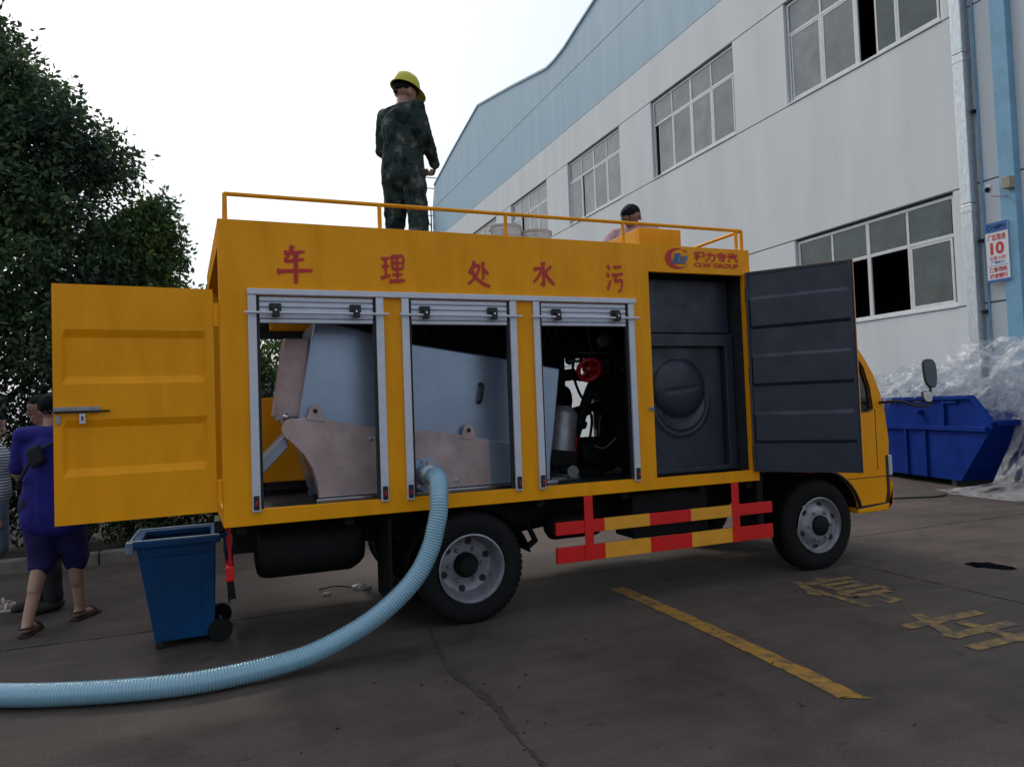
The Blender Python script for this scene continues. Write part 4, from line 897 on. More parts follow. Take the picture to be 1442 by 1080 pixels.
for k in range(7): obj('cooling_fin', MB().lathe((2.85+0.035*k,5.5,1.03),(1,0,0),[(0.146,0),(0.158,0.002),(0.158,0.006),(0.146,0.008)],24), 'chassis', Q)
obj('motor_base', MB().box(2.70,2.985,5.36,5.66,0.861,0.92), 'chassis', Q, bevel=0.006)
obj('motor_plinth', MB().box(2.44,2.69,5.25,5.55,0.861,0.885), 'bright_metal_dull', Q)
obj('cable_gland', MB().tube(spline([(2.86,5.28,1.12),(2.90,5.20,1.10),(2.95,5.10,1.18)],0.03), 0.006, 6), 'bright_metal_dull', Q)
obj('dark_board', MB().box(3.035,3.93,5.20,5.30,0.93,2.32), 'chassis', Q, bevel=0.01)  # added dark board that makes the right of the bay dark
obj('board_foot', MB().box(3.1,3.9,5.22,5.28,0.861,0.929), 'chassis', Q)
obj('valve_bonnet', MB().tube([(2.83,5.27,1.75),(2.95,5.33,1.765)], [0.062,0.045], 18), 'valve_red', Q, smooth=True)
obj('blocker_pipe', MB().tube(spline([(2.92,6.2,1.66),(3.10,6.2,1.74),(3.28,6.2,1.72),(3.42,6.2,1.80),(3.5,6.2,2.3)],0.06),[0.035]*40 if False else 0.034,12), 'chassis', Q, smooth=True)  # added dark pipe across the daylight opening
fv = MB()  # added dark blobs that block parts of the daylight opening
for c_, r_ in (((3.22,6.2,1.40),(.12,.06,.055)),((3.40,6.2,1.44),(.09,.05,.06)),((3.28,6.22,1.06),(.20,.06,.09)),((3.06,6.2,1.52),(.07,.05,.13)),((3.46,6.2,1.22),(.05,.05,.16)),((3.12,6.2,1.90),(.05,.04,.05)),((3.40,6.2,2.0),(.12,.05,.08))): fv.sphere(c_, r_, 12, 8)
o_ = obj('far_blocker', fv, 'chassis', Q, smooth=True); o_['kind'] = 'stuff'
obj('blocker_hose', MB().tube(spline([(3.17,6.2,2.5),(3.18,6.2,2.0),(3.15,6.2,1.8),(3.20,6.2,1.6),(3.33,6.2,1.36),(3.30,6.2,1.1)],0.05),0.014,8), 'black', Q, smooth=True)  # added dark hose, also breaks up the daylight opening
obj('panel', MB().box(3.40,3.47,6.28,6.30,1.22,1.62), 'bright_metal_dull', Q)
for k_, (xa, ya, za) in enumerate(((2.25,5.1,2.2),(2.45,5.3,2.25),(2.62,5.5,2.2),(2.78,5.2,2.1),(2.95,5.6,2.3))):
    obj('cable_loop', MB().tube(spline([(xa,ya,2.55),(xa+.03,ya,za-.15),(xa+.10,ya+.05,za-.28),(xa+.18,ya+.1,za-.1),(xa+.20,ya+.1,2.55)],0.05),0.012,8), 'black', Q, smooth=True)
obj('relay_box', MB().box(2.14,2.32,5.75,5.95,1.95,2.25), 'chassis', Q, bevel=0.01)
obj('gauge', MB().lathe((2.93,5.19,1.98),(0,-1,0),[(0.045,-0.03),(0.05,0.0),(0.046,0.006)],20), 'bright_metal_dull', Q, smooth=True)
for k_ in range(4): obj('board_button', MB().lathe((3.10+0.06*k_,5.198,1.75),(0,-1,0),[(0.016,0),(0.014,0.012)],12), ('valve_red','brass','bright_metal_dull','black')[k_], Q)
obj('pipe_stub', MB().tube([(2.60,5.36,0.95),(2.60,5.2,0.93)],0.03,10).lathe((2.60,5.2,0.93),(0,-1,0),[(0.05,0),(0.05,0.02)],14), 'bright_metal_dull', Q, smooth=True)
obj('frame_upright', MB().box(2.515,2.55,5.9,5.94,0.861,2.5).box(2.66,2.70,6.1,6.14,1.75,2.5), 'chassis', Q)

# ------------------------------------------------------------------ hose
hp = [(1.315,4.80,1.018),(1.311,4.70,1.02),(1.30,4.58,1.022),(1.278,4.46,0.998),(1.255,4.385,0.92),(1.24,4.355,0.82),(1.215,4.345,0.73),(1.18,4.34,0.62),(1.10,4.33,0.48),(0.99,4.325,0.365),(0.83,4.32,0.25),(0.66,4.32,0.165),(0.42,4.29,0.093),(0.11,4.25,0.068),(-0.24,4.23,0.066),(-0.68,4.34,0.066),(-1.09,4.52,0.066),(-1.7,4.9,0.066),(-2.6,5.3,0.066)]
cen = spline(hp, 0.0042)
HR = 0.058
# resample evenly
ds = [0.0]
for a, b in zip(cen[:-1], cen[1:]): ds.append(ds[-1]+(b-a).length)
tot = ds[-1]; nS = int(tot/0.0040); cs = np.array([tuple(p) for p in cen]); dd = np.array(ds)
tt = np.linspace(0, tot, nS); ev = np.stack([np.interp(tt, dd, cs[:, i]) for i in range(3)], 1)
rad = [HR + 0.0028*math.sin(2*math.pi*t/0.0165) if t > 0.10 else HR for t in tt]
H_ = obj('suction_hose', MB().tube([Vector(p) for p in ev], rad, 22), 'hose', smooth=True, angle=180)
tag(H_, 'pale blue ribbed suction hose curving from the truck down onto the ground', 'hose')
hl = []
for i, t in enumerate(np.arange(0.10, tot-0.02, 0.0022)):
    p = Vector([np.interp(t, dd, cs[:, k]) for k in range(3)]); q = Vector([np.interp(t+0.01, dd, cs[:, k]) for k in range(3)])
    tg = (q-p).normalized(); a = tg.cross(Vector((0.35,0.55,1))).normalized(); b = tg.cross(a); th = 2*math.pi*t/0.0165
    hl.append(p + (a*math.cos(th)+b*math.sin(th))*(HR+0.0012))
# ------------------------------------------------------------------ wheelie bin
W = thing('wheelie_bin', 'open blue plastic wheelie bin standing under the open rear door', 'bin', (-0.25, 5.35, 0))
bt = [(-0.42,5.17),(-0.07,5.17),(-0.07,5.56),(-0.42,5.56)]; tp_ = [(-0.515,5.12),(-0.055,5.12),(-0.055,5.62),(-0.515,5.62)]
def shell(b, t, z0, z1, th):
    ci = lambda P: (sum(p[0] for p in P)/4, sum(p[1] for p in P)/4)
    def ins(P, d): return [(p[0]+(d if p[0] < ci(P)[0] else -d), p[1]+(d if p[1] < ci(P)[1] else -d)) for p in P]
    vs = [(x,y,z0) for x,y in b]+[(x,y,z1) for x,y in t]+[(x,y,z1) for x,y in ins(t,th)]+[(x,y,z0+0.02) for x,y in ins(b,th)]
    fs = [(3,2,1,0)]
    for i in range(4):
        j = (i+1)%4; fs += [(i,j,4+j,4+i),(4+i,4+j,8+j,8+i),(8+i,8+j,12+j,12+i)]
    fs.append((12,13,14,15)); return MB().add(vs, fs)
obj('body', shell(bt, tp_, 0.045, 0.66, 0.012), 'bin', W, bevel=0.012)
rimm = MB().plate([-0.555,-0.02],[5.085,5.655],[(-0.49,-0.085,5.15,5.59)], lambda u,v,ww: (u,v,ww), 0.655, 0.70)
obj('rim', rimm, 'bin', W, bevel=0.012)
obj('lit_rim_edge', MB().tube([(-0.545,5.10,0.702),(-0.03,5.10,0.702)],0.008,8).tube([(-0.545,5.64,0.702),(-0.03,5.64,0.702)],0.008,8).tube([(-0.545,5.10,0.702),(-0.545,5.64,0.702)],0.010,8), 'bin_pale', W)  # pale strips paint the light along the top of the rim
obj('corner_block', MB().box(-0.57,-0.525,5.07,5.16,0.63,0.705), 'bin_pale', W, bevel=0.008)
obj('handle', MB().tube([(-0.015,5.14,0.69),(0.03,5.16,0.70),(0.03,5.58,0.70),(-0.015,5.6,0.69)],0.012,8), 'bin', W, smooth=True)
obj('lid', MB().obox((0.012,5.37,0.46),(0.006,0,0),(0,0.25,0),(-0.012,0,0.22)), 'bin', W, bevel=0.006)
for k in range(3): obj('body_rib', MB().prism([(-0.50+0.0*k,5.119,0.60),(-0.07,5.119,0.60),(-0.07,5.128,0.585),(-0.50,5.128,0.585)],(0,0.0,-0.002)) if k == 0 else MB().bar((-0.37+0.11*k,5.166,0.10),(-0.40+0.13*k,5.129,0.58),0.008,0.006), 'bin', W)
obj('front_foot', MB().box(-0.42,-0.37,5.175,5.23,0.0,0.05), 'black', W, bevel=0.008)
obj('front_foot', MB().box(-0.42,-0.37,5.50,5.55,0.0,0.05), 'black', W, bevel=0.008)
for y in (5.16, 5.585):
    wl = obj('wheel', MB().lathe((-0.035,y,0.075),(0,-1,0),[(0.03,-0.02),(0.07,-0.02),(0.075,-0.012),(0.075,0.012),(0.07,0.02),(0.03,0.02)],24), 'rubber', W, smooth=True)
    obj('wheel_cap', MB().lathe((-0.035,y,0.075),(0,-1,0),[(0.029,-0.015),(0.029,0.016)],16), 'bin_pale', wl)
obj('axle', MB().tube([(-0.035,5.17,0.075),(-0.035,5.58,0.075)],0.01,8), 'black', W)

# ------------------------------------------------------------------ blue skip
sa = Vector((10.909, 9.313, 0)); se = Vector((-0.279,-0.960,0)); sn = Vector((0.960,-0.279,0))
SK = thing('waste_skip', 'dark blue steel waste skip heaped with clear plastic film by the white wall', 'skip', sa)
def sp(s, d, z): return sa + se*s + sn*d + Vector((0,0,z))
prof_s = [(-1.1,0.10),(1.72,0.10),(2.44,0.98),(2.05,1.37),(-1.6,1.37),(-1.95,0.98)]
dep = 1.65
for d, nm in ((0.0,'side_plate'),(dep-0.02,'side_plate')): obj(nm, MB().prism([sp(s,d,z) for s,z in prof_s], sn*0.02), 'skip', SK)
def quad_plate(a, b, nm):
    (s0,z0),(s1,z1) = a, b
    t = Vector((s1-s0, z1-z0)); n2 = Vector((-t.y, t.x)).normalized()*0.02
    obj(nm, MB().prism([sp(s0,0.021,z0),sp(s1,0.021,z1),sp(s1+n2.x,0.021,z1+n2.y),sp(s0+n2.x,0.021,z0+n2.y)], sn*(dep-0.042)), 'skip', SK)
quad_plate((-1.1,0.10),(1.72,0.10),'floor_plate'); quad_plate((1.72,0.10),(2.44,0.98),'end_plate'); quad_plate((-1.95,0.98),(-1.1,0.10),'end_plate')
rim_ = [(-1.95,0.98),(-1.6,1.37),(2.05,1.37),(2.44,0.98)]
for d in (-0.02, dep): 
    for a, b in zip(rim_[:-1], rim_[1:]): obj('top_rail', MB().bar(sp(a[0],d+0.01,a[1]), sp(b[0],d+0.01,b[1]), 0.07, 0.06, up=(0,0,1)), 'skip', SK, bevel=0.008)
obj('top_rail', MB().bar(sp(2.45,0.03,0.99), sp(2.45,dep-0.03,0.99), 0.08, 0.08), 'skip', SK, bevel=0.008)
obj('mid_rail', MB().bar(sp(-1.85,-0.026,0.90), sp(2.33,-0.026,0.90), 0.05, 0.075), 'skip', SK, bevel=0.008)
for s in (-0.75, 0.5, 0.98): obj('side_rib', MB().bar(sp(s,-0.02,0.10), sp(s,-0.02,0.86), 0.038, 0.06, up=se), 'skip', SK, bevel=0.006)
obj('side_rib', MB().bar(sp(1.45,-0.02,0.945), sp(1.45,-0.02,1.33), 0.038, 0.05, up=se), 'skip', SK, bevel=0.006)
obj('side_rib', MB().bar(sp(1.45,-0.02,1.30), sp(1.75,-0.02,1.30), 0.03, 0.03), 'skip', SK, bevel=0.006)
obj('lifting_lug', MB().bar(sp(0.9,-0.10,1.15), sp(0.9,-0.005,1.15), 0.07, 0.07), 'skip', SK, bevel=0.01)
for s in (-0.9, 1.5): obj('skid', MB().bar(sp(s,0.05,0.045), sp(s,dep-0.05,0.045), 0.10, 0.09), 'black', SK)

# ------------------------------------------------------------------ plastic film
def crumple(mb_, c, r, seed, nu=48, nv=28, amp=0.27):
    c = Vector(c); vs = []
    for j in range(nv+1):
        ph = -math.pi*0.42 + math.pi*0.92*j/nv
        for i in range(nu):
            th = 2*math.pi*i/nu; d = Vector((math.cos(ph)*math.cos(th), math.cos(ph)*math.sin(th), math.sin(ph)))
            q = d*1.7 + Vector((seed*3.1, seed*1.7, 0)); k = 0
            k += amp*(1-abs(noise.noise(q))*2.2) + 0.46*amp*(0.5-abs(noise.noise(q*2.4))*2.0) + 0.22*amp*(0.4-abs(noise.noise(q*5.2))*1.8) + 0.06*amp*noise.noise(q*11)
            vs.append(c + Vector((d.x*r[0], d.y*r[1], d.z*r[2]))*(0.78+k))
    fs = []
    for j in range(nv):
        for i in range(nu): a = j*nu+i; b = j*nu+(i+1)%nu; fs += [(a, b, b+nu), (a, b+nu, a+nu)]
    mb_.add(vs, fs)
hm = MB()
for i, (s, d, z, r_) in enumerate([(-1.0,0.6,1.45,(.55,.6,.38)),(-0.2,0.7,1.50,(.6,.6,.45)),(0.5,0.5,1.52,(.55,.55,.42)),(1.1,0.9,1.62,(.65,.65,.55)),(1.7,0.7,1.72,(.62,.62,.58)),(2.2,0.95,1.62,(.6,.6,.62)),(2.05,0.55,1.30,(.45,.45,.42)),(2.65,1.0,1.35,(.6,.55,.62)),(1.55,0.35,1.42,(.38,.38,.30)),(0.2,0.3,1.42,(.35,.4,.24)),(2.5,0.6,1.75,(.4,.4,.36)),(3.05,1.1,1.15,(.5,.5,.7)),(-0.6,0.25,1.40,(.4,.4,.22)),(0.9,0.28,1.43,(.38,.36,.22))]):
    crumple(hm, sp(s, d, z), r_, i+1)
fo = obj('plastic_film', hm, 'film', smooth=True, angle=80); fo['kind'] = 'stuff'; fo['label'] = 'crumpled clear plastic film heaped on top of the blue skip'
def drape(rows, nu, nv, seed, amp, fold):
    """cloth between poly-lines given from top to bottom; folds run down the fall"""
    vs = []; m_ = len(rows)
    for j in range(nv+1):
        f = j/nv*(m_-1); k = min(int(f), m_-2); t = f-k
        for i in range(nu+1):
            u = i/nu
            def at(r): 
                g = u*(len(r)-1); a = min(int(g), len(r)-2); return lin(r[a], r[a+1], g-a)
            p = lin(at(rows[k]), at(rows[k+1]), t)
            fo_ = (1-abs(noise.noise(Vector((u*fold, seed*5.0, t*0.3+k*0.3))))*2.5)
            d = amp*fo_ + amp*0.7*noise.noise(Vector((u*fold*2.2, j*0.14+seed, 3.0))) + amp*0.45*noise.noise(Vector((u*fold*5, j*0.4, seed*2.0)))
            q = p + Vector((-0.75,-0.55,0.30))*d; q.z = max(q.z, 0.012+0.006*((i*7+j*3) % 5)); vs.append(q)
    fs = []
    for j in range(nv):
        for i in range(nu): a = j*(nu+1)+i; fs += [(a, a+1, a+nu+2), (a, a+nu+2, a+nu+1)]
    return MB().add(vs, fs)
tag(obj('plastic_sheet', drape([[(10.75,6.95,1.15),(10.8,6.5,1.5),(11.2,5.9,1.5)],[(10.45,6.90,0.70),(10.4,6.4,0.90),(10.8,5.6,0.8)],[(10.15,7.00,0.12),(10.1,6.3,0.2),(10.4,5.3,0.2)],[(9.85,7.40,0.03),(9.55,6.45,0.05),(9.8,5.0,0.05)],[(9.72,7.60,0.02),(9.30,6.7,0.02),(9.4,4.9,0.02)]], 70, 60, 2, 0.11, 3.2), 'film', smooth=True, angle=62),
    'long clear plastic sheet spilling off the near end of the skip onto the ground', 'plastic sheet')
tag(obj('plastic_sheet', drape([[(10.8,9.75,1.48),(10.72,9.35,1.50),(10.62,8.95,1.46)],[(10.72,9.75,1.2),(10.66,9.38,1.15),(10.60,9.05,1.2)],[(10.66,9.75,0.75),(10.72,9.5,0.7),(10.72,9.32,0.8)],[(10.66,9.75,0.35),(10.7,9.58,0.3),(10.74,9.45,0.45)]], 40, 40, 5, 0.05, 3.5), 'film', smooth=True, angle=62),
    'narrow clear plastic sheet hanging down the skip side behind the truck cab', 'plastic sheet')

# ------------------------------------------------------------------ roof buckets
for i, (x, y, h, lb) in enumerate(((2.34,5.80,0.40,'white bucket on the truck roof left of the rail post'),(2.63,5.80,0.37,'white bucket on the truck roof right of the rail post'))):
    b_ = thing('bucket', lb, 'bucket', (x, y, 2.636), 'buckets on the truck roof')
    z = 2.637
    obj('pail', MB().lathe((x,y,z),(0,0,1),[(0.115,0),(0.135,h-0.09),(0.138,h-0.09),(0.138,h-0.075),(0.136,h-0.075),(0.138,h-0.035),(0.130,h-0.03),(0.11,0.012)],36,True), 'bucket', b_, smooth=True)
    obj('rim', MB().lathe((x,y,z),(0,0,1),[(0.139,h-0.03),(0.146,h-0.03),(0.146,h),(0.134,h),(0.134,h-0.028)],36,True), 'orange_lid', b_)
    obj('contents', MB().lathe((x,y,z),(0,0,1),[(0.10,0.02),(0.125,h-0.12),(0.05,h-0.10)],24), 'bucket', b_)
    obj('bail', MB().tube([(x+0.147*math.cos(t), y-0.02-0.05*math.sin(t), z+h-0.05-0.10*math.sin(t)) for t in np.linspace(0, math.pi, 16)], 0.0035, 6), 'bright_metal_dull', b_)

# ------------------------------------------------------------------ ground litter
mb = MB(); crumple(mb, (1.05,6.10,0.015), (.09,.05,.03), 21, 18, 8); tag(obj('paper_litter', mb, 'litter'), 'larger white scrap of paper on the ground left of the rear wheel', 'litter')
mb = MB(); crumple(mb, (0.76,6.02,0.012), (.035,.025,.02), 23, 12, 6); tag(obj('paper_litter', mb, 'litter'), 'smaller white scrap on the ground under the black sump tank', 'litter')
tag(obj('stick', MB().tube(spline([(0.72,6.2,0.012),(0.86,6.22,0.02),(1.0,6.12,0.012)],0.03),0.006,6), 'bark'), 'thin dark stick lying beside the white scraps under the truck', 'stick')
mb = MB()
n_ = 26; cvs = [(5.86,4.17,0.022)]
for i in range(n_):
    t = 2*math.pi*i/n_; rr_ = 1+0.35*noise.noise(Vector((math.cos(t)*1.5, math.sin(t)*1.5, 4)))
    cvs.append((5.86+0.11*rr_*math.cos(t)+0.06*max(0,math.cos(t-5.2))**6*1.0+0.02*math.sin(5*t), 4.17+0.12*rr_*math.sin(t)-0.14*max(0,math.cos(t-4.9))**8+0.015*math.sin(7*t), 0.005))
mb.add(cvs, [(0,1+i,1+(i+1)%n_) for i in range(n_)])
tag(obj('rag', mb, 'rag', smooth=True), 'flat black rag lying on the ground to the right of the front wheel', 'rag')
tag(obj('cable', MB().tube(spline([(7.3,7.75,0.012),(8.0,7.55,0.012),(8.6,7.36,0.012),(9.24,7.15,0.012),(9.5,7.22,0.012)],0.1),0.012,6), 'black'), 'thin black cable on the ground from the truck front towards the skip', 'cable')
mb = MB()
for i in range(60):
    x = random.uniform(0.2,4.6); y = random.uniform(1.5,4.4); r_ = random.uniform(0.003,0.010)
    if i % 3 == 0: x = 1.2+random.gauss(0,0.12); y = random.uniform(2.6,4.2)
    mb.sphere((x,y,r_*0.4),(r_,r_*random.uniform(.6,1.2),r_*0.6),6,4)
g_ = obj('grit', mb, 'dirt'); g_['kind'] = 'stuff'; g_['label'] = 'small stones and grit scattered on the yard'

# ------------------------------------------------------------------ people
def rot2(p, h): c, s = math.cos(h), math.sin(h); return Vector((p[0]*c + p[1]*s, -p[0]*s + p[1]*c, p[2]))   # heading clockwise from +Y
def cap(mb_, p, q, r0, r1, n=14):
    p, q = Vector(p), Vector(q); d = q-p; L_ = d.length; ax = d.normalized(); a = ax.orthogonal().normalized(); b = ax.cross(a); vs = []; rings = []
    for k in range(5): t = -math.pi/2+math.pi/2*k/4; rings.append((p+ax*(r0*math.sin(t)), r0*math.cos(t)))
    for k in range(5): t = math.pi/2*k/4; rings.append((q+ax*(r1*math.sin(t)), r1*math.cos(t)))
    for c, r in rings:
        for j in range(n): th = 2*math.pi*j/n; vs.append(c+(a*math.cos(th)+b*math.sin(th))*max(r,1e-4))
    fs = [(i*n+j, i*n+(j+1)%n, (i+1)*n+(j+1)%n, (i+1)*n+j) for i in range(len(rings)-1) for j in range(n)]
    fs += [tuple(reversed(range(n))), tuple((len(rings)-1)*n+j for j in range(n))]
    mb_.add(vs, fs)
def remeshed(name, mb_, m, parent, vox, smooth_it=3, wrinkle=0.0, wsize=0.10):
    og = org(parent); me = bpy.data.meshes.new(name); me.from_pydata([tuple(Vector(v)-og) for v in mb_.v], [], mb_.f); me.update(); finish(me, False)
    o = bpy.data.objects.new(name, me); COL.objects.link(o); r_ = o.modifiers.new('r', 'REMESH'); r_.mode = 'VOXEL'; r_.voxel_size = vox
    s_ = o.modifiers.new('s', 'SMOOTH'); s_.factor = 0.5; s_.iterations = smooth_it
    if wrinkle:
        tx = bpy.data.textures.new('folds', 'CLOUDS'); tx.noise_scale = wsize; tx.noise_depth = 2
        d_ = o.modifiers.new('d', 'DISPLACE'); d_.texture = tx; d_.strength = wrinkle; d_.mid_level = 0.5
    dg = bpy.context.evaluated_depsgraph_get(); nm = bpy.data.meshes.new_from_object(o.evaluated_get(dg)); o.modifiers.clear(); o.data = nm; bpy.data.meshes.remove(me)
    nm.polygons.foreach_set('use_smooth', [True]*len(nm.polygons)); nm.materials.clear(); nm.materials.append(M[m]); o.parent = parent; ORG[o.name] = og
    return o
def hand(mb_, wr, d, pal, curl=0.5, s=1.0):
    """palm and five curled fingers; d along the hand, pal = direction the palm faces"""
    wr, d, pal = Vector(wr), Vector(d).normalized(), Vector(pal).normalized(); pal = (pal-d*pal.dot(d)).normalized(); sd = d.cross(pal)
    for k in (-1.5,-0.5,0.5,1.5): cap(mb_, wr+sd*(k*0.010*s), wr+d*0.085*s+sd*(k*0.019*s), 0.013*s, 0.0125*s, 8)
    for k, l in ((-1.5,0.062),(-0.5,0.078),(0.5,0.084),(1.5,0.074)):
        p = wr+d*0.088*s+sd*(k*0.0205*s); a = 0.35*curl
        for j in range(3):
            dirv = d*math.cos(a)+pal*math.sin(a); q = p+dirv*(l*s*(0.45,0.32,0.23)[j]); cap(mb_, p, q, (0.0095-0.0008*j)*s, (0.0088-0.0008*j)*s, 8); p = q; a += 0.9*curl
    p = wr+d*0.025*s-sd*0.022*s; t = (d*0.7-sd*0.7+pal*0.35).normalized(); q = p+t*0.045*s; cap(mb_, p, q, 0.013*s, 0.011*s, 8); t2 = (d*0.85-sd*0.25+pal*0.6).normalized(); cap(mb_, q, q+t2*0.034*s, 0.0105*s, 0.009*s, 8)
def person(name, label, base, head, J, group=None, skin_='skin', vox=0.0085, hair='short', outfit=None, hand_curl=(0.5,0.5), lookyaw=0.0, looktilt=0.0, sc=1.0, female=False):
    T_ = thing(name, label, 'person', base, group); bs = Vector(base)
    X = lambda p: bs + rot2(Vector(p)*sc, head)
    g = {k: X(v) for k, v in J.items()}
    fw = rot2((0,1,0), head); rt = rot2((1,0,0), head)
    b = MB(); sh = 0.94 if female else 1.0
    pel, wai, che, nek = g['pelvis'], g['waist'], g['chest'], g['neck']
    cap(b, pel-rt*0.07, pel+rt*0.07, 0.10, 0.10); cap(b, pel, wai, 0.125, 0.115); cap(b, wai, che, 0.115, 0.13)
    for s_ in (-1, 1): cap(b, wai+rt*0.045*s_, che+rt*0.065*s_, 0.095, 0.105); 
    cap(b, g['shL'], g['shR'], 0.055*sh, 0.055*sh); cap(b, che, nek, 0.11, 0.055)
    hd = g['head']; hf = rot2((math.sin(lookyaw)*math.cos(looktilt), math.cos(lookyaw)*math.cos(looktilt), math.sin(looktilt)), head)
    hr = hf.cross(Vector((0,0,1))).normalized(); hu = hr.cross(hf)
    cap(b, nek-Vector((0,0,0.02)), hd-hu*0.05-hf*0.01, 0.058, 0.055)
    cap(b, hd-hf*0.025+hu*0.02, hd+hf*0.022+hu*0.025, 0.086, 0.082); cap(b, hd+hf*0.025-hu*0.02, hd+hf*0.04-hu*0.075, 0.066, 0.042)
    cap(b, hd+hf*0.09+hu*0.01, hd+hf*0.108-hu*0.025, 0.009, 0.015, 8)
    cap(b, hd+hf*0.082-hu*0.058-hr*0.018, hd+hf*0.082-hu*0.058+hr*0.018, 0.011, 0.011, 8)
    for s_ in (-1, 1): cap(b, hd+hr*0.085*s_+hu*0.015-hf*0.01, hd+hr*0.088*s_-hu*0.03-hf*0.005, 0.017, 0.012, 8)
    for s_ in 'LR':
        cap(b, g['sh'+s_], g['el'+s_], 0.052, 0.040); cap(b, g['el'+s_], g['wr'+s_], 0.041, 0.026); cap(b, lin(g['el'+s_],g['wr'+s_],.12), lin(g['el'+s_],g['wr'+s_],.45), 0.043, 0.036)
        dv = (g['wr'+s_]-g['el'+s_]).normalized(); hdv = X(J['hd'+s_])-g['wr'+s_] if 'hd'+s_ in J else dv
        hand(b, g['wr'+s_]+hdv.normalized()*0.012, hdv, (rt*(-1 if s_ == 'R' else 1)+fw*0.3), hand_curl[0 if s_ == 'L' else 1], 1.0)
        cap(b, g['hip'+s_], g['kn'+s_], 0.088, 0.055); cap(b, g['kn'+s_], g['an'+s_], 0.055, 0.036)
        bk = -fw*0.018; cap(b, lin(g['kn'+s_],g['an'+s_],.15)+bk, lin(g['kn'+s_],g['an'+s_],.5)+bk, 0.052, 0.042)
        an = g['an'+s_]; toe = g['to'+s_]; td = (toe-an); td.z = 0; td.normalize()
        cap(b, an-td*0.035-Vector((0,0,0.03)), toe, 0.032, 0.022); cap(b, an, an-Vector((0,0,0.02)), 0.036, 0.036)
    body = remeshed('body', b, skin_, T_, vox, 3)
    for s_ in (-1, 1):
        e_ = hd+hr*0.033*s_+hf*0.091+hu*0.012; obj('eye', MB().sphere(e_-hf*0.003, 0.0095, 8, 6), 'cloth_grey', T_); obj('brow', MB().tube([e_+hu*0.022-hr*0.014, e_+hu*0.026+hf*0.004, e_+hu*0.022+hr*0.014], 0.004, 5), 'hair', T_)
        obj('pupil', MB().sphere(e_+hf*0.007, 0.0055, 8, 6), 'hair', T_)
    hm_ = MB()
    if hair != 'none':
        cap(hm_, hd-hf*0.030+hu*0.035, hd+hf*0.018+hu*0.045, 0.090, 0.080); cap(hm_, hd-hf*0.05+hu*0.005, hd-hf*0.04+hu*0.03, 0.058, 0.080)
        if hair == 'long': cap(hm_, hd-hf*0.055-hu*0.13, hd-hf*0.045, 0.055, 0.085); cap(hm_, hd-hf*0.075-hu*0.22, hd-hf*0.055-hu*0.12, 0.035, 0.055)
        remeshed('hair', hm_, 'hair', T_, 0.009, 2, 0.010, 0.02)
    return T_, g, X, fw, rt, (hd, hf, hr, hu)
def shirt(T_, g, rt, fw, m, hem=0.86, sleeve=0.5, th=0.022, wr=0.020, loose=0.0, base=None):
    b = MB(); pel, wai, che, nek = g['pelvis'], g['waist'], g['chest'], g['neck']; up = Vector((0,0,1))
    lo = Vector((pel.x, pel.y, hem))
    for s_ in (-1, 1):
        cap(b, wai+rt*0.05*s_, che+rt*0.07*s_, 0.10+th, 0.108+th*0.8); cap(b, lo+up*0.12+rt*0.07*s_, wai+rt*0.055*s_, 0.118+th+loose, 0.112+th); cap(b, lo+up*0.12, wai, 0.138+th*0.6, 0.132+th*0.6); cap(b, lo+rt*0.06*s_+up*0.11, lo+rt*0.065*s_+up*0.15, 0.112+th+loose, 0.115+th+loose)
    cap(b, che, nek-up*0.035, 0.125+th, 0.066+th*0.6); cap(b, wai, che, 0.125+th, 0.14+th); cap(b, g['shL'], g['shR'], 0.058+th*0.7, 0.058+th*0.7)
    for s_ in 'LR':
        if sleeve <= 0.5: e = lin(g['sh'+s_], g['el'+s_], sleeve*2); cap(b, g['sh'+s_], e, 0.057+th*0.7, 0.052+th)
        else: cap(b, g['sh'+s_], g['el'+s_], 0.056+th*0.7, 0.045+th); e = lin(g['el'+s_], g['wr'+s_], min(0.97,(sleeve-0.5)*2)); cap(b, g['el'+s_], e, 0.046+th, 0.032+th)
    return remeshed('shirt', b, m, T_, 0.011, 3, wr, 0.09)
def trousers(T_, g, rt, fw, m, frac=1.0, th=0.022, wr=0.016, name='trousers'):
    b = MB(); pel, wai = g['pelvis'], g['waist']
    cap(b, pel-rt*0.072, pel+rt*0.072, 0.098+th*0.35, 0.098+th*0.35)
    for s_ in 'LR':
        k = min(1, frac*2); e = lin(g['hip'+s_], g['kn'+s_], k); cap(b, g['hip'+s_], e, 0.092+th, (0.060 if frac > .5 else 0.085)+th)
        if frac > 0.5: cap(b, g['kn'+s_], lin(g['kn'+s_], g['an'+s_], (frac-0.5)*2), 0.060+th, 0.046+th)
    return remeshed(name, b, m, T_, 0.011, 3, wr, 0.09)
def stand(stride=0.0, **kw):
    J = dict(pelvis=(0,0,.93), waist=(0,0.0,1.08), chest=(0,-0.005,1.27), neck=(0,-0.01,1.43), head=(0,0.015,1.58), shL=(-.175,-.01,1.385), shR=(.175,-.01,1.385),
             elL=(-.225,-.03,1.12), elR=(.225,-.03,1.12), wrL=(-.225,.03,.88), wrR=(.225,.03,.88), hipL=(-.085,0,.90), hipR=(.085,0,.90),
             knL=(-.095,.02,.49), knR=(.095,.02,.49), anL=(-.10,-.01,.085), anR=(.10,-.01,.085), toL=(-.12,.17,.025), toR=(.12,.17,.025))
    J.update(kw); return J
def shoe(T_, g, s_, m, sole_m='black', th=0.012, nm='shoe'):
    an, toe = g['an'+s_], g['to'+s_]; td = toe-an; td.z = 0; td.normalize(); b = MB()
    cap(b, an-td*0.035-Vector((0,0,0.035)), toe+td*0.01, 0.034+th, 0.024+th); cap(b, an-Vector((0,0,0.02)), an+Vector((0,0,0.05)), 0.040+th, 0.040+th); remeshed(nm, b, m, T_, 0.009, 2)
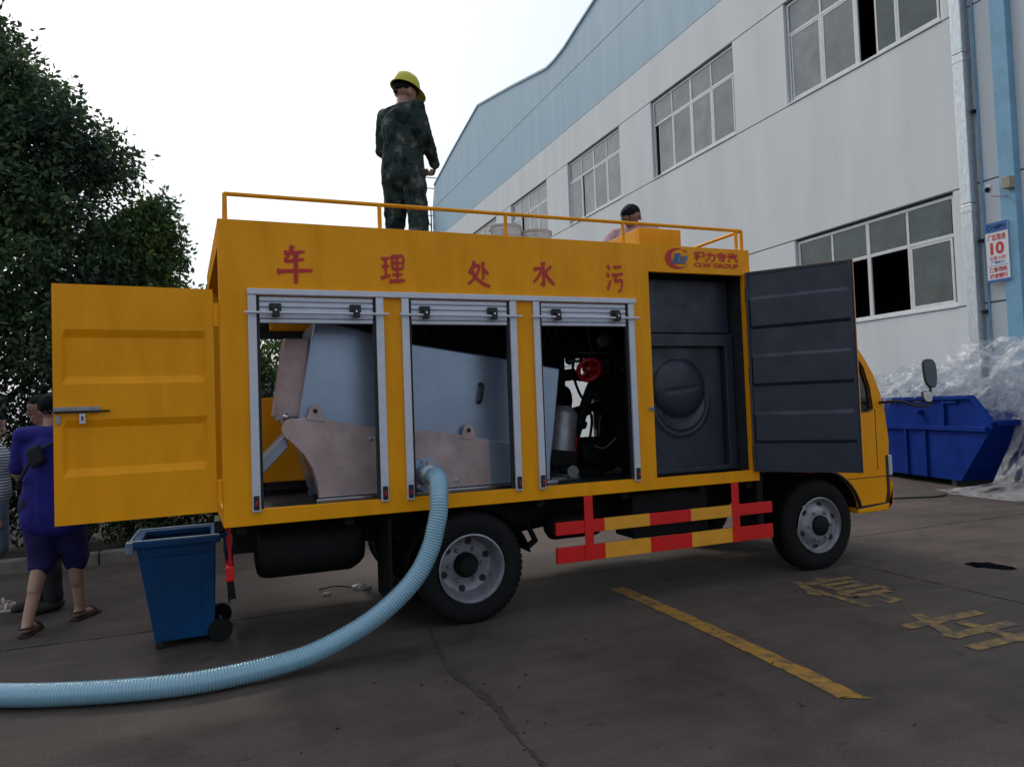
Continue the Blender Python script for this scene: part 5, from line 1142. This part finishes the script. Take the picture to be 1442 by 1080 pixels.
def sandal(T_, g, s_, m, nm='sandal'):
    an, toe = g['an'+s_], g['to'+s_]; td = toe-an; td.z = 0; td.normalize(); sd = Vector((td.y,-td.x,0)); z = min(an.z-0.085, toe.z-0.025)
    P = [an-td*0.075-sd*0.03, an-td*0.075+sd*0.03, an+td*0.05+sd*0.036, toe+td*0.0+sd*0.044, toe+td*0.04+sd*0.02, toe+td*0.04-sd*0.02, toe-sd*0.044, an+td*0.05-sd*0.036]
    so_ = obj(nm, MB().prism([Vector((p.x,p.y,0.002)) for p in P], (0,0,0.018)), m, T_, bevel=0.004)
    m0 = lin(an, toe, 0.72); m0.z = 0.03
    obj('strap', MB().tube([m0+sd*(0.048*math.cos(t))+Vector((0,0,0.042*math.sin(t)-0.01)) for t in np.linspace(0, math.pi, 10)], 0.010, 6), m, so_)
    m1 = an+Vector((0,0,-0.02)); obj('strap', MB().tube([m1+sd*(0.045*math.cos(t))+td*(0.05*math.sin(t)-0.02) for t in np.linspace(0, 2*math.pi, 16)], 0.007, 6), m, so_)

# man standing on the roof, back to the camera, hands busy in front of him
hd_ = R(52)
J = stand(head=(0.0,0.06,1.565), neck=(0,0.0,1.43), elL=(-.25,.04,1.12), elR=(.235,.02,1.12), wrL=(-.10,.24,.97), wrR=(.14,.27,.98), hdL=(-.02,.33,.96), hdR=(.06,.37,.955),
          knL=(-.12,.03,.49), knR=(.11,.05,.49), anL=(-.15,-.04,.085), anR=(.13,0,.085), toL=(-.18,.13,.025), toR=(.16,.17,.025))
t_, g, X, fw, rt, H4 = person('person', 'worker in camouflage and a yellow hard hat standing on the truck roof', (1.505, 6.05, 2.636), hd_, J, sc=1.025, hair='short', lookyaw=R(14), looktilt=R(-14), hand_curl=(0.7,0.8))
shirt(t_, g, rt, fw, 'camo', hem=2.636+0.74, sleeve=0.96, th=0.019, wr=0.022, loose=0.002); trousers(t_, g, rt, fw, 'camo', 0.97, th=0.030, wr=0.03)
for s_ in 'LR': shoe(t_, g, s_, 'boot', nm='boot')
hd, hf, hr, hu = H4; cc = hd+hu*0.055-hf*0.004
vs = []; fs = []; nn_ = 32; ringsH = [(1.0,0.0),(1.0,0.02),(0.97,0.05),(0.90,0.08),(0.76,0.108),(0.54,0.128),(0.28,0.138),(0.02,0.141)]
for k, h in ringsH:
    for j in range(nn_):
        th = 2*math.pi*j/nn_; rr_ = 1+0.03*(1 if abs(math.sin(th)) < 0.16 else 0)
        vs.append(cc + hf*(0.132*k*math.cos(th)) + hr*(0.112*k*math.sin(th)) + hu*(h*rr_))
for i in range(len(ringsH)-1):
    for j in range(nn_): fs.append((i*nn_+j, i*nn_+(j+1)%nn_, (i+1)*nn_+(j+1)%nn_, (i+1)*nn_+j))
hh = obj('hard_hat', MB().add(vs, fs), 'helmet', t_, smooth=True)
br = []; 
for j in range(nn_):
    th = 2*math.pi*j/nn_; ex = 0.014+0.062*max(0, math.cos(th))**1.5
    br.append((cc+hf*(0.130*math.cos(th))+hr*(0.110*math.sin(th))+hu*0.006, cc+hf*((0.132+ex)*math.cos(th))+hr*((0.112+ex*0.7)*math.sin(th))-hu*(0.004+0.02*max(0,math.cos(th)))))
vs = [p for q in br for p in q] + [p+hu*0.006 for q in br for p in q]; n2 = 2*nn_; fs = []
for j in range(nn_):
    a, b, c, d = 2*j, 2*j+1, 2*((j+1)%nn_)+1, 2*((j+1)%nn_); fs += [(a,b,c,d),(n2+d,n2+c,n2+b,n2+a),(b,n2+b,n2+c,c),(a,d,n2+d,n2+a)]
obj('brim', MB().add(vs, fs), 'helmet', hh, smooth=True)
obj('hat_ridge', MB().tube([cc+hf*(0.118*math.cos(t))+hu*(0.012+0.133*math.sin(t)) for t in np.linspace(0.25, math.pi-0.25, 16)], 0.010, 6), 'helmet', hh, smooth=True)

# second man crouching by the hatch box
J = stand(pelvis=(0,-.10,.30), waist=(0,-.05,.42), chest=(0,.03,.56), neck=(0,.07,.66), head=(0,.12,.755), shL=(-.175,.05,.62), shR=(.175,.05,.62), elL=(-.22,.22,.48), elR=(.22,.22,.48), wrL=(-.12,.42,.40), wrR=(.12,.42,.40),
          hipL=(-.09,-.08,.28), hipR=(.09,-.08,.28), knL=(-.17,.26,.44), knR=(.17,.26,.44), anL=(-.12,.06,.085), anR=(.12,.06,.085), toL=(-.15,.24,.025), toR=(.15,.24,.025))
t_, g, X, fw, rt, H4 = person('person', 'black haired man in pink crouching on the roof behind the yellow hatch box', (3.66, 5.80, 2.636-0.21), R(228), J, looktilt=R(-32), lookyaw=R(8), skin_='skin_dark')
t_.location.z += 0.0
shirt(t_, g, rt, fw, 'cloth_pink', hem=2.43+0.18, sleeve=0.45, th=0.025); trousers(t_, g, rt, fw, 'cloth_black', 0.95)
for s_ in 'LR': shoe(t_, g, s_, 'boot')

# man in blue walking away on the left
J = stand(chest=(0,0.02,1.26), neck=(0,.03,1.41), head=(.0,.055,1.565), knL=(-.08,.04,.49), anL=(-.09,-.16,.085), toL=(-.11,.02,.028), knR=(.09,.16,.49), anR=(.10,.20,.085), toR=(.14,.37,.025), elR=(.245,.02,1.12), wrR=(.245,.12,.89), elL=(-.235,.03,1.12), wrL=(-.21,.20,.98))
t_, g, X, fw, rt, H4 = person('person', 'man in a blue shirt and navy shorts walking behind the open rear door', (-1.155, 6.10, 0), R(14), J, looktilt=R(-4), hand_curl=(0.6,0.5))
shirt(t_, g, rt, fw, 'shirt_blue', hem=0.66, sleeve=0.42, th=0.012, wr=0.020, loose=0.006); trousers(t_, g, rt, fw, 'shorts_navy', 0.56, th=0.036, name='shorts')
for s_ in 'LR': sandal(t_, g, s_, 'sandal_dark')
nk = g['neck']; obj('collar', MB().tube([nk+rt*(0.076*math.cos(t))+fw*(0.07*math.sin(t))+Vector((0,0,-0.012)) for t in np.linspace(0, 2*math.pi, 25)], 0.011, 8), 'yellow_trim', t_)
obj('strap', MB().tube([g['shR']+Vector((0,0,.075))-fw*0.02, lin(g['shR'],g['chest'],.4)-fw*0.155, g['chest']-fw*0.175-rt*0.03, g['waist']-fw*0.168-rt*0.12, g['waist']-rt*0.175-Vector((0,0,.03))-fw*0.08, g['waist']-rt*0.15+fw*0.06], 0.012, 8), 'cloth_black', t_)
tag(obj('sling_bag', MB().obox(g['chest']-fw*0.18-rt*0.02-Vector((0,0,.02)), rt*0.045+Vector((0,0,0.025)), -fw*0.022, Vector((0,0,0.065))-rt*0.02), 'cloth_black', bevel=0.02), 'small black sling bag on the back of the man in blue', 'bag')
# man in white beyond him, face turned to the left
J = stand()
t_, g, X, fw, rt, H4 = person('person', 'man half hidden beyond the man in blue, his face turned left', (-1.31, 6.75, 0), R(-120), J, lookyaw=R(10), looktilt=R(-5), sc=1.0, skin_='skin_dark')
shirt(t_, g, rt, fw, 'cloth_white', hem=0.78, sleeve=0.42); trousers(t_, g, rt, fw, 'cloth_black', 0.97)
for s_ in 'LR': shoe(t_, g, s_, 'boot')
# woman in stripes at the left edge
J = stand(anL=(-.10,-.05,.085), toL=(-.12,.13,.025))
t_, g, X, fw, rt, H4 = person('person', 'woman in a striped top and white sandals at the left edge', (-1.73, 6.92, 0), R(80), J, lookyaw=R(25), looktilt=R(-8), sc=0.93, female=True, hair='long')
shirt(t_, g, rt, fw, 'striped', hem=0.80, sleeve=0.22, th=0.02); trousers(t_, g, rt, fw, 'cloth_grey', 0.42, th=0.03, name='shorts')
for s_ in 'LR': sandal(t_, g, s_, 'sandal_white')

# ------------------------------------------------------------------ trees
def leaf_mesh(name, clumps, n, size, m, parent, droop=0.5, shellness=0.55):
    """clumps: (centre, radii, weight); small folded leaves spread through the clumps in sprays"""
    wts = np.array([c[2] for c in clumps], float); wts /= wts.sum(); nsp = n//9
    ci = rng.choice(len(clumps), nsp, p=wts); C_ = np.array([c[0] for c in clumps])[ci]; R_c = np.array([c[1] for c in clumps])[ci]
    d = rng.normal(size=(nsp,3)); d /= np.linalg.norm(d, axis=1)[:,None]
    rr = shellness + (1-shellness)*rng.random(nsp)**0.6; rr *= (0.82+0.36*rng.random(nsp)); rr = np.where(rng.random(nsp) < 0.28, rng.random(nsp)**0.5*0.8, rr)
    base = C_ + d*R_c*rr[:,None]
    # a spray of 9 leaves around a drooping twig
    tw = d*0.8 + np.array([0,0,-droop]) + rng.normal(size=(nsp,3))*0.45; tw /= np.linalg.norm(tw, axis=1)[:,None]
    k = np.tile(np.arange(9), nsp); b = np.repeat(base, 9, 0); t = np.repeat(tw, 9, 0); N_ = len(b)
    s = size*(0.65+0.7*rng.random(N_)); pos = b + t*(k*size*0.40)[:,None] + rng.normal(size=(N_,3))*size*0.35
    ld = t + rng.normal(size=(N_,3))*0.85 + np.array([0,0,-0.35*droop]); ld /= np.linalg.norm(ld, axis=1)[:,None]
    nr_ = rng.normal(size=(N_,3)) + np.array([0,0,0.9]); sd = np.cross(ld, nr_); sd /= np.linalg.norm(sd, axis=1)[:,None]; up_ = np.cross(sd, ld)
    v = np.empty((N_,4,3)); og = np.array(org(parent))
    v[:,0] = pos; v[:,1] = pos+ld*(s*0.45)[:,None]+sd*(s*0.24)[:,None]+up_*(s*0.05)[:,None]; v[:,2] = pos+ld*s[:,None]; v[:,3] = pos+ld*(s*0.45)[:,None]-sd*(s*0.24)[:,None]+up_*(s*0.05)[:,None]
    v -= og; v = v.reshape(-1,3)
    me = bpy.data.meshes.new(name); me.vertices.add(N_*4); me.vertices.foreach_set('co', v.ravel()); me.loops.add(N_*4); me.loops.foreach_set('vertex_index', np.arange(N_*4, dtype=np.int32))
    me.polygons.add(N_); me.polygons.foreach_set('loop_start', np.arange(0, N_*4, 4, dtype=np.int32)); me.polygons.foreach_set('loop_total', np.full(N_, 4, dtype=np.int32)); me.update(); me.validate()
    me.materials.append(M[m]); o = bpy.data.objects.new(name, me); COL.objects.link(o); o.parent = parent; ORG[o.name] = org(parent); return o
def tree(name, label, base, h, clumps, n, size, m, group=None, r0=0.16):
    base = Vector(base); t_ = thing(name, label, 'tree', base, group)
    top = base+Vector((0.1,0.05,h)); tr = spline([base-Vector((0,0,.1)), base+Vector((0.05,0,h*0.3)), base+Vector((-0.03,0.05,h*0.6)), top], 0.3)
    obj('trunk', MB().tube(tr, [r0*(1-0.85*i/(len(tr)-1)) for i in range(len(tr))], 10), 'bark', t_, smooth=True)
    for i, (c, r_, w_) in enumerate(clumps):
        c = Vector(c); a = base+Vector((0,0,max(0.6, min(h*0.85, (c.z-base.z)*0.55)))); mid = lin(a, c, 0.5)+Vector((0,0,-0.15))
        lb = spline([a, mid, c, c+(c-mid).normalized()*r_[0]*0.5], 0.25)
        obj('limb', MB().tube(lb, [0.055*(1-0.85*k/(len(lb)-1)) for k in range(len(lb))], 6), 'bark', t_, smooth=True)
    leaf_mesh('crown', clumps, n, size, m, t_)
    return t_
r3 = lambda a, b, c: (a, b, c)
cl1 = [((-2.62,11.2,6.05),(.42,.5,.42),.7),((-2.95,11.2,6.55),(.45,.5,.40),.6),((-2.15,11.0,5.75),(.34,.45,.32),.4),((-1.78,10.9,5.30),(.36,.5,.34),.5),((-1.30,10.9,4.98),(.24,.35,.20),.22),((-1.66,10.8,4.85),(.26,.4,.2),.25),
       ((-2.3,10.9,5.1),(.5,.6,.5),.8),((-3.1,11.0,5.3),(.75,.8,.7),1.3),((-2.55,10.8,4.35),(.75,.8,.6),1.1),((-1.85,10.7,4.15),(.42,.6,.36),.6),((-3.5,10.6,4.2),(.8,.8,.8),1.3),((-1.6,10.6,3.5),(.45,.6,.38),.5),((-2.4,10.5,3.4),(.8,.8,.65),1.2),((-3.4,10.5,3.1),(.9,.8,.7),1.2),((-4.6,11.2,6.2),(1.1,1.0,1.0),.9),((-4.9,11,4.4),(1.1,1,1.1),.9),((-1.7,10.5,2.7),(.7,.7,.55),.8),((-2.8,10.4,2.5),(.8,.6,.5),.8),((-3.9,11.4,7.2),(.8,.8,.6),.6)]
tree('camphor_tree', 'tall dark green broadleaf tree at the left edge behind the people', (-3.0,11.2,0.05), 6.2, cl1, 66000, 0.092, 'leaf', 'trees behind the kerb')
cl2 = [((-0.95,11.1,4.15),(.24,.4,.26),.45),((-0.80,11.1,4.35),(.14,.3,.16),.2),((-0.78,11.1,3.85),(.22,.4,.24),.4),((-1.2,11.0,3.75),(.34,.5,.34),.6),((-0.92,11.0,3.25),(.34,.5,.32),.6),((-1.3,10.9,3.0),(.45,.5,.4),.7),((-0.85,10.9,2.6),(.5,.5,.4),.8),((-1.5,10.9,2.4),(.5,.5,.5),.7)]
tree('young_tree', 'smaller fresh green tree left of the truck body in front of the sky', (-1.1,11.2,0.05), 3.2, cl2, 26000, 0.085, 'leaf_fresh', 'trees behind the kerb', 0.08)
cl3 = [((-0.42,11.6,3.05),(.26,.4,.26),.6),((-0.05,11.6,2.85),(.3,.4,.3),.6),((0.7,11.5,2.4),(.45,.5,.5),1),((-0.1,11.3,2.2),(.6,.5,.5),1),((0.5,11.2,1.6),(.7,.5,.6),1.2),((-0.5,11.2,1.6),(.5,.5,.5),1)]
tree('bush_tree', 'low bright green bushy tree peeping over the open rear door', (0.0,11.5,0.05), 2.2, cl3, 20000, 0.08, 'leaf_fresh', 'trees behind the kerb', 0.06)
# shrubs under the trees
rs = np.random.default_rng(5)
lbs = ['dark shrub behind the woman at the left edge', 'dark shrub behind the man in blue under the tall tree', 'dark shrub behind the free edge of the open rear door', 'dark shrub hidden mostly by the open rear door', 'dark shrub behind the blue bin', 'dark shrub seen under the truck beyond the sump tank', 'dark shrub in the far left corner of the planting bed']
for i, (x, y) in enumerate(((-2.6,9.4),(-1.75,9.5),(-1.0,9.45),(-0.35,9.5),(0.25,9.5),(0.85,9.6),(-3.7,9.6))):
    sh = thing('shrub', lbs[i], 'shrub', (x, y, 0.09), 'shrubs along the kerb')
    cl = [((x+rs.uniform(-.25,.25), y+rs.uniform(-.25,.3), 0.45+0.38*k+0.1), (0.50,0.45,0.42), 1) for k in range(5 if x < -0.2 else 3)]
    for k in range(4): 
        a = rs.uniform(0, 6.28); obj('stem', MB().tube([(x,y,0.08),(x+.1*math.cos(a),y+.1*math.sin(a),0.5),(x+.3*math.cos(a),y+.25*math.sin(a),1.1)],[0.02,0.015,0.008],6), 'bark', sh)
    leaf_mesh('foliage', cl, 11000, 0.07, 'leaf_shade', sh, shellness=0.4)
# farther trees beyond the yard that close the view under the truck and at the back left
for i, (x, y, h, lb) in enumerate(((-7.5,13.5,6.5,'dark tree farther left beyond the tall tree'),(-6.0,16.5,7.0,'dark tree standing behind the tall tree at the back'))):
    cl = [((x+rs.uniform(-1.2,1.2), y+rs.uniform(-1,1), h*0.45+rs.uniform(0,1)*h*0.5),(1.2,1.1,1.0),1) for k in range(9)]
    tree('camphor_tree', lb, (x,y,0), h, cl, 16000, 0.15, 'leaf', 'trees behind the kerb')
